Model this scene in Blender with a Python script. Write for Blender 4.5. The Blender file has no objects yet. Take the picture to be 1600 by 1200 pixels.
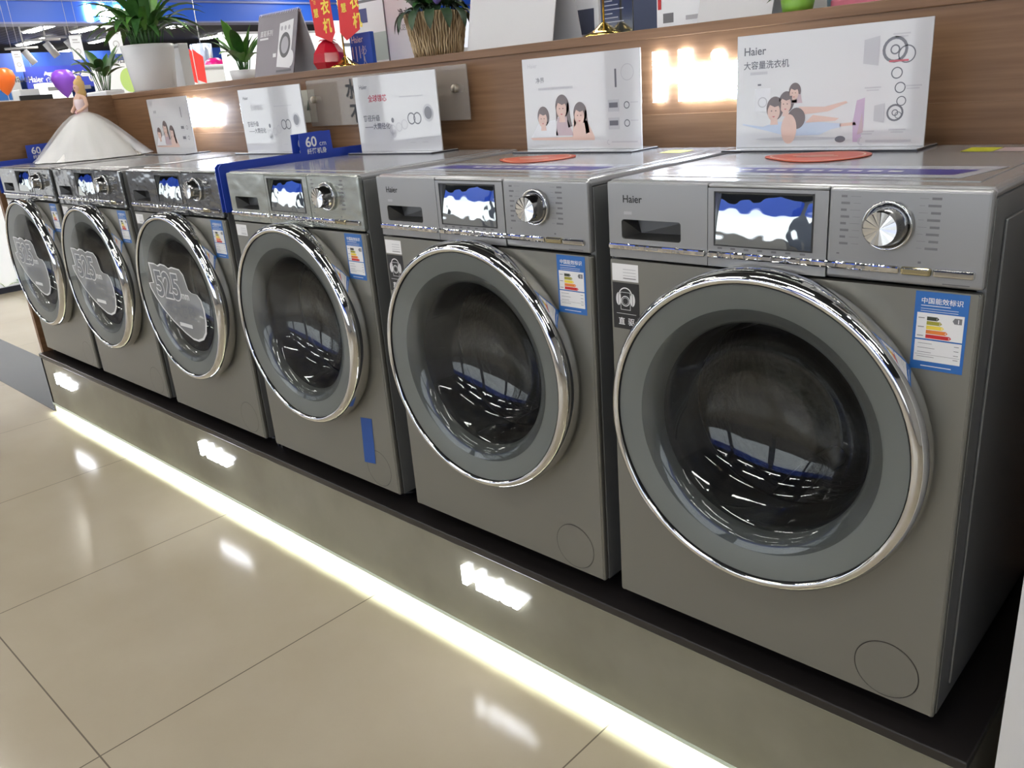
import bpy, bmesh, math, random
from mathutils import Vector, Matrix
from math import sin, cos, pi, radians

S = bpy.context.scene
COL = S.collection
random.seed(4)

# ------------------------------------------------------------------ camera
CAM = Vector((0.28793, -1.15887, 0.97592))
def rodr(a):
    a = Vector(a); th = a.length; k = a / th
    K = Matrix(((0, -k.z, k.y), (k.z, 0, -k.x), (-k.y, k.x, 0)))
    return Matrix.Identity(3) + K * sin(th) + (K @ K) * (1 - cos(th))
WC = rodr((0.35694, 0.758215, 0.05866)) @ Matrix(((1, 0, 0), (0, 0, -1), (0, 1, 0)))   # rows: right, down, forward
FPX = 1301.46
cd = bpy.data.cameras.new('camera'); cam = bpy.data.objects.new('camera', cd); COL.objects.link(cam)
cd.sensor_width = 36; cd.lens = FPX / 1600 * 36; cd.clip_start = 0.02; cd.clip_end = 200
cam.matrix_world = Matrix.Translation(CAM) @ Matrix((WC[0], -WC[1], -WC[2])).transposed().to_4x4()
S.camera = cam
def ray(px, py):
    return WC.transposed() @ Vector(((px - 800) / FPX, (py - 600) / FPX, 1))
def at_x(px, py, x): d = ray(px, py); return CAM + d * ((x - CAM.x) / d.x)
def at_y(px, py, y): d = ray(px, py); return CAM + d * ((y - CAM.y) / d.y)
def at_z(px, py, z): d = ray(px, py); return CAM + d * ((z - CAM.z) / d.z)

# ------------------------------------------------------------------ world and exposure
w = bpy.data.worlds.new('world'); S.world = w; w.use_nodes = True
w.node_tree.nodes['Background'].inputs[0].default_value = (0.80, 0.88, 1.0, 1)
w.node_tree.nodes['Background'].inputs[1].default_value = 0.25
S.view_settings.view_transform = 'Standard'; S.view_settings.look = 'None'
S.view_settings.exposure = 0.0; S.view_settings.gamma = 1; S.view_settings.use_curve_mapping = False
try:
    S.cycles.use_denoising = True
    S.cycles.max_bounces = 10; S.cycles.transparent_max_bounces = 12
    S.cycles.sample_clamp_indirect = 8
    S.cycles.caustics_reflective = False
except Exception: pass

FLOOR = -0.317        # z = 0 is the lower edge of the washing machine fronts
CEIL = 2.95
TUBE_E, SPOT_E, LED_E, SIGN_E = 58.0, 100.0, 150.0, 30.0

# ------------------------------------------------------------------ materials
MATS = {}
def mat(name, col=(.5, .5, .5), rough=.5, metal=0, spec=.5, emit=None, es=0, coat=0, coat_rough=.05, alpha=1, sub=0):
    if name in MATS: return MATS[name]
    m = bpy.data.materials.new(name); m.use_nodes = True
    b = m.node_tree.nodes['Principled BSDF']
    b.inputs['Base Color'].default_value = (*col, 1); b.inputs['Roughness'].default_value = rough
    b.inputs['Metallic'].default_value = metal; b.inputs['Specular IOR Level'].default_value = spec
    b.inputs['Coat Weight'].default_value = coat; b.inputs['Coat Roughness'].default_value = coat_rough
    b.inputs['Alpha'].default_value = alpha
    if emit:
        b.inputs['Emission Color'].default_value = (*emit, 1); b.inputs['Emission Strength'].default_value = es
    MATS[name] = m
    return m
def nodes(m): return m.node_tree.nodes, m.node_tree.links, m.node_tree.nodes['Principled BSDF']
def noise_tint(m, c1, c2, scale=8, detail=4, stretch=(1, 1, 1), bump=0.0, bscale=None, lo=.35, hi=.65):
    n, l, b = nodes(m)
    tc = n.new('ShaderNodeTexCoord'); mp = n.new('ShaderNodeMapping'); mp.inputs['Scale'].default_value = stretch
    nz = n.new('ShaderNodeTexNoise'); nz.inputs['Scale'].default_value = scale; nz.inputs['Detail'].default_value = detail
    cr = n.new('ShaderNodeValToRGB'); cr.color_ramp.elements[0].position = lo; cr.color_ramp.elements[1].position = hi
    cr.color_ramp.elements[0].color = (*c1, 1); cr.color_ramp.elements[1].color = (*c2, 1)
    l.new(tc.outputs['Object'], mp.inputs[0]); l.new(mp.outputs[0], nz.inputs[0]); l.new(nz.outputs[0], cr.inputs[0])
    l.new(cr.outputs[0], b.inputs['Base Color'])
    if bump:
        nb = n.new('ShaderNodeTexNoise'); nb.inputs['Scale'].default_value = bscale or scale
        bp = n.new('ShaderNodeBump'); bp.inputs['Strength'].default_value = bump
        l.new(mp.outputs[0], nb.inputs[0]); l.new(nb.outputs[0], bp.inputs['Height']); l.new(bp.outputs[0], b.inputs['Normal'])
    return m
def bump_noise(m, scale, strength, stretch=(1, 1, 1), dist=.01):
    n, l, b = nodes(m)
    tc = n.new('ShaderNodeTexCoord'); mp = n.new('ShaderNodeMapping'); mp.inputs['Scale'].default_value = stretch
    nb = n.new('ShaderNodeTexNoise'); nb.inputs['Scale'].default_value = scale; nb.inputs['Detail'].default_value = 2
    bp = n.new('ShaderNodeBump'); bp.inputs['Strength'].default_value = strength; bp.inputs['Distance'].default_value = dist
    l.new(tc.outputs['Object'], mp.inputs[0]); l.new(mp.outputs[0], nb.inputs[0])
    l.new(nb.outputs[0], bp.inputs['Height']); l.new(bp.outputs[0], b.inputs['Normal'])
    return m
def thin_glass(name, tint=(.8, .8, .8), rough=.02, ior=1.5, boost=1.0, cap=1.0):
    if name in MATS: return MATS[name]
    m = bpy.data.materials.new(name); m.use_nodes = True
    n, l = m.node_tree.nodes, m.node_tree.links
    n.remove(n['Principled BSDF'])
    tr = n.new('ShaderNodeBsdfTransparent'); tr.inputs[0].default_value = (*tint, 1)
    gl = n.new('ShaderNodeBsdfGlossy'); gl.inputs['Roughness'].default_value = rough
    fr = n.new('ShaderNodeFresnel'); fr.inputs[0].default_value = ior
    mu = n.new('ShaderNodeMath'); mu.operation = 'MULTIPLY'; mu.inputs[1].default_value = boost; mu.use_clamp = True
    mx = n.new('ShaderNodeMixShader')
    l.new(fr.outputs[0], mu.inputs[0])
    mn = n.new('ShaderNodeMath'); mn.operation = 'MINIMUM'; mn.inputs[1].default_value = cap; l.new(mu.outputs[0], mn.inputs[0]); l.new(mn.outputs[0], mx.inputs[0]); l.new(tr.outputs[0], mx.inputs[1]); l.new(gl.outputs[0], mx.inputs[2])
    l.new(mx.outputs[0], n['Material Output'].inputs[0])
    MATS[name] = m; return m

STEEL = bump_noise(mat('silver_paint', (.215, .212, .190), .34, .55), 900, .02)
PANEL_MATTE = mat('panel_silver', (.34, .345, .35), .28, .65)
PANEL_GLOSS = bump_noise(mat('panel_silver_film', (.48, .51, .48), .17, .75), 9, .25, (1, 1, 1.6))
PANEL_DARK = bump_noise(mat('panel_smoked_film', (.30, .31, .32), .10, .85), 10, .3, (1, 1, 2))
LID = mat('lid_silver', (.40, .40, .41), .17, .35)
SIDE = mat('side_dark_steel', (.20, .205, .205), .35, .4)
CHROME = mat('chrome', (.70, .70, .69), .05, 1)
CHROME_WAVE = bump_noise(mat('chrome_strip', (.80, .80, .78), .06, 1), 40, .3, (1, 1, .5))
DARK_FILM = bump_noise(mat('display_glass', (.50, .53, .52), .03, 1), 12, .28, (1, 1, 1.3))
GREYRING = mat('door_grey', (.25, .256, .24), .38, .1)
RUBBER = mat('rubber', (.018, .018, .02), .5)
BLACK = mat('black_plastic', (.008, .008, .009), .35)
DRUM = bump_noise(mat('drum_steel', (.035, .035, .035), .28, .7), 70, .3)
COVER = thin_glass('door_cover_glass', (.90, .92, .92), .015, 1.40, .6)
BOWL = thin_glass('bowl_glass', (.62, .64, .65), .02, 1.5, 2.2, .15)
WHITE = mat('white_print', (.75, .75, .75), .4)
INK = mat('black_ink', (.015, .015, .016), .4)
GREYINK = mat('grey_ink', (.16, .16, .17), .5)
LIGHTINK = mat('pale_grey_ink', (.42, .42, .44), .5)
BLUE = mat('label_blue', (.02, .13, .42), .4)
RED = mat('print_red', (.55, .02, .02), .45)
WOOD = mat('wood_laminate', (.2, .12, .07), .38, spec=.4)
noise_tint(WOOD, (.165, .085, .040), (.215, .118, .060), 3.0, 6, (1.2, 6, 30))
ACRYL = mat('acrylic_sheet', (.56, .565, .58), .06, 0, .5, coat=1, coat_rough=.02)
BLUECARD = mat('blue_card', (.012, .045, .36), .5)
CERAMIC = mat('white_ceramic', (.74, .75, .76), .35)
LEAF = noise_tint(mat('leaf_green', (.04, .14, .03), .4), (.02, .075, .018), (.07, .20, .045), 9)
LEAF_L = noise_tint(mat('leaf_bright', (.1, .3, .05), .4), (.06, .2, .03), (.16, .38, .07), 9)
SOIL = mat('soil', (.03, .02, .012), .9)
SKIN = mat('doll_skin', (.72, .46, .34), .4)
HAIR = mat('doll_hair', (.62, .40, .14), .45)
SIGNW = mat('sign_light', (1, 1, 1), .5, emit=(.76, .86, 1), es=SIGN_E)
GOLD = mat('gold', (.85, .62, .18), .18, 1)
PENNANT = mat('pennant_red', (.62, .012, .018), .55)
YELLOW = mat('print_yellow', (.80, .62, .06), .5)
GLASSY_WHITE = mat('white_board', (.80, .82, .84), .4)

# ------------------------------------------------------------------ mesh builder
class MB:
    def __init__(s): s.v = []; s.f = []; s.m = []; s.sm = []
    def add(s, vs, fs, mi=0, smooth=False):
        o = len(s.v); s.v += [tuple(v) for v in vs]
        for f in fs: s.f.append([o + i for i in f]); s.m.append(mi); s.sm.append(smooth)
        return s
    def box(s, x0, x1, y0, y1, z0, z1, bev=0, mi=0, seg=2, rot=None, pivot=None):
        bm = bmesh.new(); bmesh.ops.create_cube(bm, size=1)
        for v in bm.verts:
            v.co = Vector(((x0 + x1) / 2 + v.co.x * (x1 - x0), (y0 + y1) / 2 + v.co.y * (y1 - y0), (z0 + z1) / 2 + v.co.z * (z1 - z0)))
        if bev: bmesh.ops.bevel(bm, geom=list(bm.edges), offset=bev, segments=seg, profile=.5, affect='EDGES')
        if rot is not None:
            p = Vector(pivot); R = rot
            for v in bm.verts: v.co = R @ (v.co - p) + p
        s.bm(bm, mi, False); return s
    def bm(s, bm, mi=0, smooth=False):
        bm.verts.index_update()
        s.add([v.co[:] for v in bm.verts], [[v.index for v in f.verts] for f in bm.faces], mi, smooth); bm.free(); return s
    def lathe(s, prof, c=(0, 0, 0), axis='z', seg=48, mi=0, smooth=True, wave=None, cap0=False, cap1=False):
        vs = []; n = len(prof)
        for i in range(seg):
            a = 2 * pi * i / seg
            for k, (r, h) in enumerate(prof):
                rr = r * (wave(a, k / (n - 1)) if wave else 1)
                if axis == 'z': vs.append((c[0] + rr * cos(a), c[1] + rr * sin(a), c[2] + h))
                else: vs.append((c[0] + rr * cos(a), c[1] + h, c[2] + rr * sin(a)))
        fs = []
        for i in range(seg):
            j = (i + 1) % seg
            for k in range(n - 1): fs.append([i * n + k, j * n + k, j * n + k + 1, i * n + k + 1])
        if cap0: fs.append([i * n for i in range(seg)])
        if cap1: fs.append([i * n + n - 1 for i in range(seg)])
        s.add(vs, fs, mi, smooth); return s
    def tube(s, pts, r, seg=8, mi=0, taper=1.0):
        pts = [Vector(p) for p in pts]; vs = []; n = len(pts)
        for i, p in enumerate(pts):
            t = (pts[min(i + 1, n - 1)] - pts[max(i - 1, 0)]).normalized()
            a = t.orthogonal().normalized() if i == 0 else (a - t * a.dot(t)).normalized()
            b = t.cross(a); rr = r * (1 + (taper - 1) * i / max(1, n - 1))
            for k in range(seg):
                q = 2 * pi * k / seg; vs.append(p + a * cos(q) * rr + b * sin(q) * rr)
        fs = [[i * seg + k, i * seg + (k + 1) % seg, (i + 1) * seg + (k + 1) % seg, (i + 1) * seg + k] for i in range(n - 1) for k in range(seg)]
        fs += [list(range(seg)), [(n - 1) * seg + k for k in range(seg)]]
        s.add(vs, fs, mi, True); return s
    def poly(s, pts, mp, h0, h1=None, mi=0):          # flat outline (u,w) mapped by mp(u,w,h); with h1 a slab
        n = len(pts)
        if h1 is None: s.add([mp(u, q, h0) for u, q in pts], [list(range(n))], mi)
        else:
            s.add([mp(u, q, h0) for u, q in pts] + [mp(u, q, h1) for u, q in pts],
                  [list(range(n)), list(range(n, 2 * n))] + [[i, (i + 1) % n, n + (i + 1) % n, n + i] for i in range(n)], mi)
        return s
    def rect(s, u0, u1, w0, w1, mp, h, mi=0): return s.poly([(u0, w0), (u1, w0), (u1, w1), (u0, w1)], mp, h, None, mi)
    def ell(s, u, q, a, b, mp, h, mi=0, n=28, rot=0):
        return s.poly([(u + a * cos(t) * cos(rot) - b * sin(t) * sin(rot), q + a * cos(t) * sin(rot) + b * sin(t) * cos(rot)) for t in [2 * pi * i / n for i in range(n)]], mp, h, None, mi)
    def ring(s, u, q, r0, r1, mp, h, mi=0, n=32, a0=0, a1=2 * pi):
        ts = [a0 + (a1 - a0) * i / n for i in range(n + 1)]
        vs = [mp(u + r0 * cos(t), q + r0 * sin(t), h) for t in ts] + [mp(u + r1 * cos(t), q + r1 * sin(t), h) for t in ts]
        s.add(vs, [[i, i + 1, n + 2 + i, n + 1 + i] for i in range(n)], mi); return s
    def text(s, txt, u, q, size, mp, h, mi=0, bold=0.0, align='LEFT', ext=0.0, sx=1.0, space=1.0):
        vs, fs = text_mesh(txt, bold, align, ext, space)
        s.add([mp(u + x * size * sx, q + y * size, h + z) for x, y, z in vs], fs, mi); return s
    def build(s, name, mats, parent=None, off=(0, 0, 0), rot=None):
        me = bpy.data.meshes.new(name); o = Vector(off)
        me.from_pydata([tuple(Vector(v) - o) for v in s.v], [], s.f)
        for m in (mats if isinstance(mats, (list, tuple)) else [mats]): me.materials.append(m)
        me.polygons.foreach_set('material_index', s.m); me.polygons.foreach_set('use_smooth', s.sm)
        bm = bmesh.new(); bm.from_mesh(me); bmesh.ops.recalc_face_normals(bm, faces=bm.faces); bm.to_mesh(me); bm.free()
        ob = bpy.data.objects.new(name, me); COL.objects.link(ob)
        if parent: ob.parent = parent
        else: ob.location = o
        return ob
TXT = {}
def text_mesh(txt, bold, align, ext, space):
    key = (txt, bold, align, ext, space)
    if key in TXT: return TXT[key]
    c = bpy.data.curves.new('lettering', 'FONT'); c.body = txt; c.size = 1; c.align_x = align; c.offset = bold
    c.extrude = ext; c.space_character = space; c.resolution_u = 4
    o = bpy.data.objects.new('lettering', c); COL.objects.link(o)
    me = o.to_mesh(); r = ([tuple(v.co) for v in me.vertices], [list(p.vertices) for p in me.polygons])
    o.to_mesh_clear(); bpy.data.objects.remove(o); bpy.data.curves.remove(c)
    TXT[key] = r; return r
def front(y): return lambda u, q, h: (u, y - h, q)               # faces -y
def topm(z): return lambda u, q, h: (u, q, z + h)                 # lies flat, seen from above
def east(x): return lambda u, q, h: (x + h, u, q)                 # faces +x

def tag(o, label=None, cat=None, group=None, kind=None):
    if label: o['label'] = label
    if cat: o['category'] = cat
    if group: o['group'] = group
    if kind: o['kind'] = kind
    return o
def empty(name, loc, label, cat, group=None, rz=0):
    o = bpy.data.objects.new(name, None); COL.objects.link(o); o.location = loc; o.rotation_euler = (0, 0, rz); o.empty_display_size = .05
    return tag(o, label, cat, group)
def kids(o): return [c for c in bpy.data.objects if c.parent == o]
def copy_tree(o, parent=None):
    c = o.copy(); COL.objects.link(c)
    if parent: c.parent = parent
    for ch in kids(o): copy_tree(ch, c)
    return c
def struct(o): o['kind'] = 'structure'; return o
def plate_with_hole(outer, hole, y0, y1, mb, mi=0):
    """rectangular outer (x0,x1,z0,z1), hole = list of (x,z) around; front at y0, back at y1"""
    x0, x1, z0, z1 = outer; cx = sum(p[0] for p in hole) / len(hole); cz = sum(p[1] for p in hole) / len(hole)
    n = len(hole); ring = []
    for (hx, hz) in hole:
        dx, dz = hx - cx, hz - cz; t = 1e9
        if dx > 1e-9: t = min(t, (x1 - cx) / dx)
        if dx < -1e-9: t = min(t, (x0 - cx) / dx)
        if dz > 1e-9: t = min(t, (z1 - cz) / dz)
        if dz < -1e-9: t = min(t, (z0 - cz) / dz)
        ring.append((cx + dx * t, cz + dz * t))
    for c in ((x0, z0), (x1, z0), (x1, z1), (x0, z1)):
        k = min(range(n), key=lambda i: (ring[i][0] - c[0]) ** 2 + (ring[i][1] - c[1]) ** 2); ring[k] = c
    vs = [(x, y0, z) for x, z in ring] + [(x, y0, z) for x, z in hole] + [(x, y1, z) for x, z in ring] + [(x, y1, z) for x, z in hole]
    fs = []
    for i in range(n):
        j = (i + 1) % n
        fs += [[i, j, n + j, n + i], [2 * n + i, 2 * n + j, j, i], [n + i, n + j, 3 * n + j, 3 * n + i]]
    mb.add(vs, fs, mi); return mb

# ------------------------------------------------------------------ floor, ceiling, far walls
fm = mat('floor_tile', (.42, .36, .27), .14, spec=.45)
n, l, b = nodes(fm)
tc = n.new('ShaderNodeTexCoord'); sp = n.new('ShaderNodeSeparateXYZ'); l.new(tc.outputs['Object'], sp.inputs[0])
def grout(out, off):
    a = n.new('ShaderNodeMath'); a.operation = 'SUBTRACT'; a.inputs[1].default_value = off; l.new(out, a.inputs[0])
    d = n.new('ShaderNodeMath'); d.operation = 'DIVIDE'; d.inputs[1].default_value = .8; l.new(a.outputs[0], d.inputs[0])
    r = n.new('ShaderNodeMath'); r.operation = 'PINGPONG'; r.inputs[1].default_value = .5; l.new(d.outputs[0], r.inputs[0])
    q = n.new('ShaderNodeMath'); q.operation = 'LESS_THAN'; q.inputs[1].default_value = .0022; l.new(r.outputs[0], q.inputs[0]); return q
g1 = grout(sp.outputs[0], -1.405); g2 = grout(sp.outputs[1], -.800)
mxg = n.new('ShaderNodeMath'); mxg.operation = 'MAXIMUM'; l.new(g1.outputs[0], mxg.inputs[0]); l.new(g2.outputs[0], mxg.inputs[1])
nz = n.new('ShaderNodeTexNoise'); nz.inputs['Scale'].default_value = 2.2; nz.inputs['Detail'].default_value = 6; l.new(tc.outputs['Object'], nz.inputs[0])
cr = n.new('ShaderNodeValToRGB'); cr.color_ramp.elements[0].position = .3; cr.color_ramp.elements[1].position = .7
cr.color_ramp.elements[0].color = (.415, .355, .262, 1); cr.color_ramp.elements[1].color = (.465, .408, .312, 1); l.new(nz.outputs[0], cr.inputs[0])
mc = n.new('ShaderNodeMix'); mc.data_type = 'RGBA'; l.new(mxg.outputs[0], mc.inputs[0]); l.new(cr.outputs[0], mc.inputs[6]); mc.inputs[7].default_value = (.12, .095, .065, 1)
l.new(mc.outputs[2], b.inputs['Base Color'])
mr = n.new('ShaderNodeMath'); mr.operation = 'MULTIPLY_ADD'; mr.inputs[1].default_value = .5; mr.inputs[2].default_value = .145; l.new(mxg.outputs[0], mr.inputs[0]); l.new(mr.outputs[0], b.inputs['Roughness'])
struct(MB().box(-32, 5, -8, 16, FLOOR - .1, FLOOR).build('floor', fm))
cm = mat('ceiling_dark', (.05, .052, .06), .7)
n, l, b = nodes(cm)
tc = n.new('ShaderNodeTexCoord'); wv = n.new('ShaderNodeTexWave'); wv.bands_direction = 'Y'; wv.inputs['Scale'].default_value = 1.6
cr = n.new('ShaderNodeValToRGB'); cr.color_ramp.elements[0].position = .9; cr.color_ramp.elements[0].color = (.018, .019, .023, 1); cr.color_ramp.elements[1].color = (.10, .105, .115, 1)
l.new(tc.outputs['Object'], wv.inputs[0]); l.new(wv.outputs[0], cr.inputs[0]); l.new(cr.outputs[0], b.inputs['Base Color'])
struct(MB().box(-32, 5, -8, 16, CEIL, CEIL + .1).build('ceiling', cm))
bluewall = mat('blue_wall', (.02, .07, .36), .5)
struct(MB().box(-32.2, -32, -8, 16, FLOOR, CEIL).build('wall_left', bluewall))
struct(MB().box(-32, 5, 16, 16.2, FLOOR, CEIL).build('wall_back', mat('wall_blue_grey', (.30, .36, .55), .6)))
struct(MB().box(-32, 5, -8.2, -8, FLOOR, CEIL).build('wall_front', mat('wall_front_grey', (.18, .20, .26), .6)))
struct(MB().box(5, 5.2, -8, 16, FLOOR, CEIL).build('wall_right', mat('wall_right_grey', (.45, .44, .42), .6)))
struct(MB().box(-11, -3.905, -.03, .27, FLOOR, FLOOR + .002).build('trim_1', mat('dark_border_tile', (.06, .07, .085), .25)))

# ------------------------------------------------------------------ ceiling lights
TUBE = mat('tube_light', (1, 1, 1), .5, emit=(1.0, .97, .90), es=TUBE_E)
HOUSING = mat('lamp_housing', (.55, .55, .56), .5)
def tube_light(x, y, L, wd=.05):
    r = empty('ceiling_light', (x, y, CEIL), 'bright white tube light mounted on the dark ceiling of the hall', 'ceiling light', 'tube lights on the ceiling')
    MB().box(-L / 2, L / 2, -wd * .7, wd * .7, -.03, 0, .004).build('housing', HOUSING, r)
    MB().box(-L / 2 + .02, L / 2 - .02, -wd / 2, wd / 2, -.05, -.03, .008).build('diffuser', TUBE, r)
    return r
t0 = tube_light(-.6, -.9, 1.5); hall_fill = tube_light(-8.5, -1.5, 1.8, .15)
first = True
for iy, y in enumerate((-5.6, -3.7, -2.0, -.6, 1.9)):
    for ix in range(5):
        x = 2.6 - ix * 2.6 - (iy % 2) * .7
        o = t0 if first else copy_tree(t0); first = False
        o.location = (x, y, CEIL)
far_tubes = [(40, 51, 87, 39), (119, 51, 166, 38), (35, 71, 74, 59), (262, 44, 300, 36), (316, 60, 350, 56), (95, 83, 112, 77)]
for (a, bq, c, d) in far_tubes:
    p0 = at_z(a, bq, CEIL - .04); p1 = at_z(c, d, CEIL - .04)
    o = tube_light((p0.x + p1.x) / 2, (p0.y + p1.y) / 2, max(1.2, abs(p1.x - p0.x)), .22)
for (x, y) in ((-8.5, 1.5), (-8.5, 4.5), (-11.5, 0), (-11.5, 3), (-11.5, 6), (-13, 8.5), (-16.5, 3), (-5.5, 4), (-2.5, 4), (-5.5, 7), (-1, 7), (-17.5, 6), (-17.5, 9), (-12.5, 4.5), (-21, 3), (-24, 5), (-24, 9)):  # copies of the wide tube, added to brighten the hall
    o = copy_tree(hall_fill); o.location = (x, y, CEIL)
SPOT = mat('downlight_lens', (1, 1, 1), .5, emit=(1, .98, .95), es=SPOT_E)
def downlight(x, y):
    r = empty('downlight', (x, y, CEIL), 'small round white downlight set into the dark ceiling', 'ceiling light', 'round downlights in the ceiling')
    MB().lathe([(.055, 0), (.065, -.012), (.05, -.02)], seg=20).build('trim_ring', HOUSING, r)
    MB().lathe([(.05, -.016), (.0005, -.016)], seg=20).build('lens', SPOT, r)
    return r
d0 = downlight(0, 0); first = True
for iy, y in enumerate((-5.2, -3.6, -2.0, -.4)):
    for ix in range(5):
        o = d0 if first else copy_tree(d0); first = False
        o.location = (2.0 - ix * 2.1 - (iy % 2), y, CEIL)

# ------------------------------------------------------------------ washing machines
H = .812; YB = .27; ZB = -.03         # root of a machine sits under its middle, on the platform
OFF = (0, YB, ZB)
DC = (0, 0, .425)                      # door centre in the machine's own frame
def make_washer():
    r = empty('washing_machine', (0, 0, 0), 'x', 'washing machine', 'washing machines in the row')
    P = lambda mb, name, m, par=r: mb.build(name, m, par, OFF if par == r else OFF)
    x = .2975
    m = MB()
    m.box(-x, -x + .012, .0145, .535, 0, .797, .001); m.box(x - .012, x, .0145, .535, 0, .797, .001)
    m.box(-x + .01, x - .01, .52, .535, 0, .80); m.box(-x + .01, x - .01, .02, .53, 0, .012)
    m.box(-x, -x - .004, .06, .49, .03, .765, .0015); m.box(x, x + .004, .06, .49, .03, .765, .0015)
    P(m, 'cabinet', SIDE)
    # front panel with a round opening
    N = 64; hole = [(DC[0] + .235 * cos(2 * pi * i / N), DC[2] + .235 * sin(2 * pi * i / N)) for i in range(N)]
    m = plate_with_hole((-x + .004, x - .004, .004, .677), hole, -.001, .014, MB())
    m.box(-x, -x + .011, -.0004, .014, .0, .677, .005, seg=3); m.box(x - .011, x, -.0004, .014, .0, .677, .005, seg=3)
    P(m, 'front_panel', STEEL)
    m = MB().box(-x, x, .006, .54, .796, H, .007, seg=3); m.box(-x + .03, x - .03, .05, .50, H - .001, H + .0012, .001)
    P(m, 'lid', LID)
    # control panel right of the drawer seam
    hole = [(.0675, .7965), (-.0885, .7965), (-.0885, .7165), (.0675, .7165)]
    hole = [(.0675 - .156 * k / 6, .7965) for k in range(6)] + [(-.0885, .7965 - .08 * k / 6) for k in range(6)] + [(-.0885 + .156 * k / 6, .7165) for k in range(6)] + [(.0675, .7165 + .08 * k / 6) for k in range(6)]
    m = plate_with_hole((-.1012, .0900, .6815, .8035), hole, -.001, .018, MB()); m.box(.0900, x, -.001, .014, .6815, .809, .0050, seg=3)
    m.box(-.1012, .0900, -.001, .02, .8035, .809, .0026, seg=3)
    P(m, 'control_panel', PANEL_MATTE)
    # detergent drawer with recessed grip
    hx0, hx1, hz0, hz1 = -.268, -.151, .714, .747; hole = []
    for (cx, cz, a0) in ((hx1 - .005, hz1 - .005, 0), (hx0 + .005, hz1 - .005, 90), (hx0 + .005, hz0 + .005, 180), (hx1 - .005, hz0 + .005, 270)):
        for k in range(5): hole.append((cx + .005 * cos(radians(a0 + k * 22.5)), cz + .005 * sin(radians(a0 + k * 22.5))))
    m = plate_with_hole((-x + .0035, -.1022, .6815, .806), hole, -.0012, .02, MB())
    m.box(-x, -x + .010, -.0005, .014, .6805, .809, .0045, seg=3); m.box(-x + .001, -.1022, -.0005, .02, .8035, .809, .0026, seg=3)
    dr = P(m, 'detergent_drawer', PANEL_MATTE)
    m = MB(); e = .004
    v = [(hx0, 0, hz0), (hx1, 0, hz0), (hx1, 0, hz1), (hx0, 0, hz1), (hx0 + .02, .028, hz0 + .006), (hx1 - e, .034, hz0 + .006), (hx1 - e, .034, hz1 - e), (hx0 + .012, .03, hz1 - e)]
    m.add(v, [[0, 1, 5, 4], [1, 2, 6, 5], [2, 3, 7, 6], [3, 0, 4, 7], [4, 5, 6, 7]])
    P(m, 'grip_recess', mat('grip_dark', (.07, .07, .068), .3, .5), dr)
    # display
    m = MB(); NU, NV = 10, 14; vs = []; fs = []
    for j in range(NV + 1):
        t = j / NV
        for i in range(NU + 1):
            q = i / NU; vs.append((-.0885 + .156 * q, -.0030 + .0088 * t * t + .0015 * t + .0016 * (2 * q - 1) ** 2, .7165 + .080 * t))
    fs = [[j * (NU + 1) + i, j * (NU + 1) + i + 1, (j + 1) * (NU + 1) + i + 1, (j + 1) * (NU + 1) + i] for j in range(NV) for i in range(NU)]
    m.add(vs, fs, 0, True)
    dp = P(m, 'display', DARK_FILM)
    m = MB(); a = front(-.0012)
    for (u0, u1, w0, w1) in ((-.0905, .0695, .7963, .7985), (-.0905, .0695, .7145, .7167), (-.0905, -.0885, .7167, .7963), (.0675, .0695, .7167, .7963)): m.box(u0, u1, -.0022, -.0005, w0, w1)
    P(m, 'display_frame', INK, dp)
    # chrome strip and its keys
    m = MB().box(-x + .003, -.1045, -.006, .002, .6955, .7065, .003, seg=3); P(m, 'chrome_strip', CHROME_WAVE, dr)
    m = MB().box(-.1005, .1925, -.006, .002, .6955, .7065, .003, seg=3); P(m, 'chrome_strip', CHROME_WAVE)
    for k in range(7):
        m = MB().box(-.082 + k * .0225, -.0805 + k * .0225 , -.0064, -.0055, .6965, .7055); P(m, 'key_divider', GREYINK)
    m = MB().box(.1945, .2335, -.006, .002, .6955, .7065, .003, seg=3); tag(P(m, 'start_button', mat('brass_key', (.62, .56, .36), .12, 1)), 'brass toned start button')
    m = MB().box(.2355, .2865, -.006, .002, .6955, .7065, .003, seg=3); P(m, 'power_button', CHROME)
    # programme dial
    c = (.1735, -.0005, .760)
    m = MB().lathe([(.030, -.001), (.0335, -.004), (.0335, -.0075), (.0315, -.009), (.029, -.006)], c, 'y', 40); dl = P(m, 'dial', CHROME)
    m = MB().lathe([(.0290, -.004), (.0250, -.018), (.0232, -.031), (.0222, -.0325)], c, 'y', 40); P(m, 'dial_knob', mat('dial_side', (.30, .30, .30), .12, 1), dl)
    m = MB(); vs = [(c[0], -.0325, c[2])]; fs = []; K = 12
    for i in range(K):
        a0 = 2 * pi * i / K; a1 = 2 * pi * (i + 1) / K
        o = len(vs)
        for t, hh in ((a0, -.0332), ((a0 + a1) / 2, -.0328), (a1, -.0318)): vs.append((c[0] + .0222 * cos(t), hh, c[2] + .0222 * sin(t)))
        fs += [[0, o, o + 1], [0, o + 1, o + 2]]
    m.add(vs, fs); P(m, 'dial_face', mat('brushed_face', (.78, .78, .76), .2, 1), dl)
    # programme list printed round the dial
    m = MB(); a = front(-.0011)
    for k in range(8):
        z = .797 - k * .0093; q = .004 if k % 2 else 0
        m.rect(.108, .116 + q, z - .0016, z + .0016, a, .0003); m.rect(.121 + q, .135, z - .0002, z + .0002, a, .0003)
        m.rect(.226 - q, .238, z - .0016, z + .0016, a, .0003); m.rect(.211, .222 - q, z - .0002, z + .0002, a, .0003)
    m.rect(.105, .109, .7165, .7185, a, .0003); m.rect(.215, .219, .7115, .7145, a, .0003); m.rect(.248, .281, .686, .6875, a, .0003)
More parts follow.
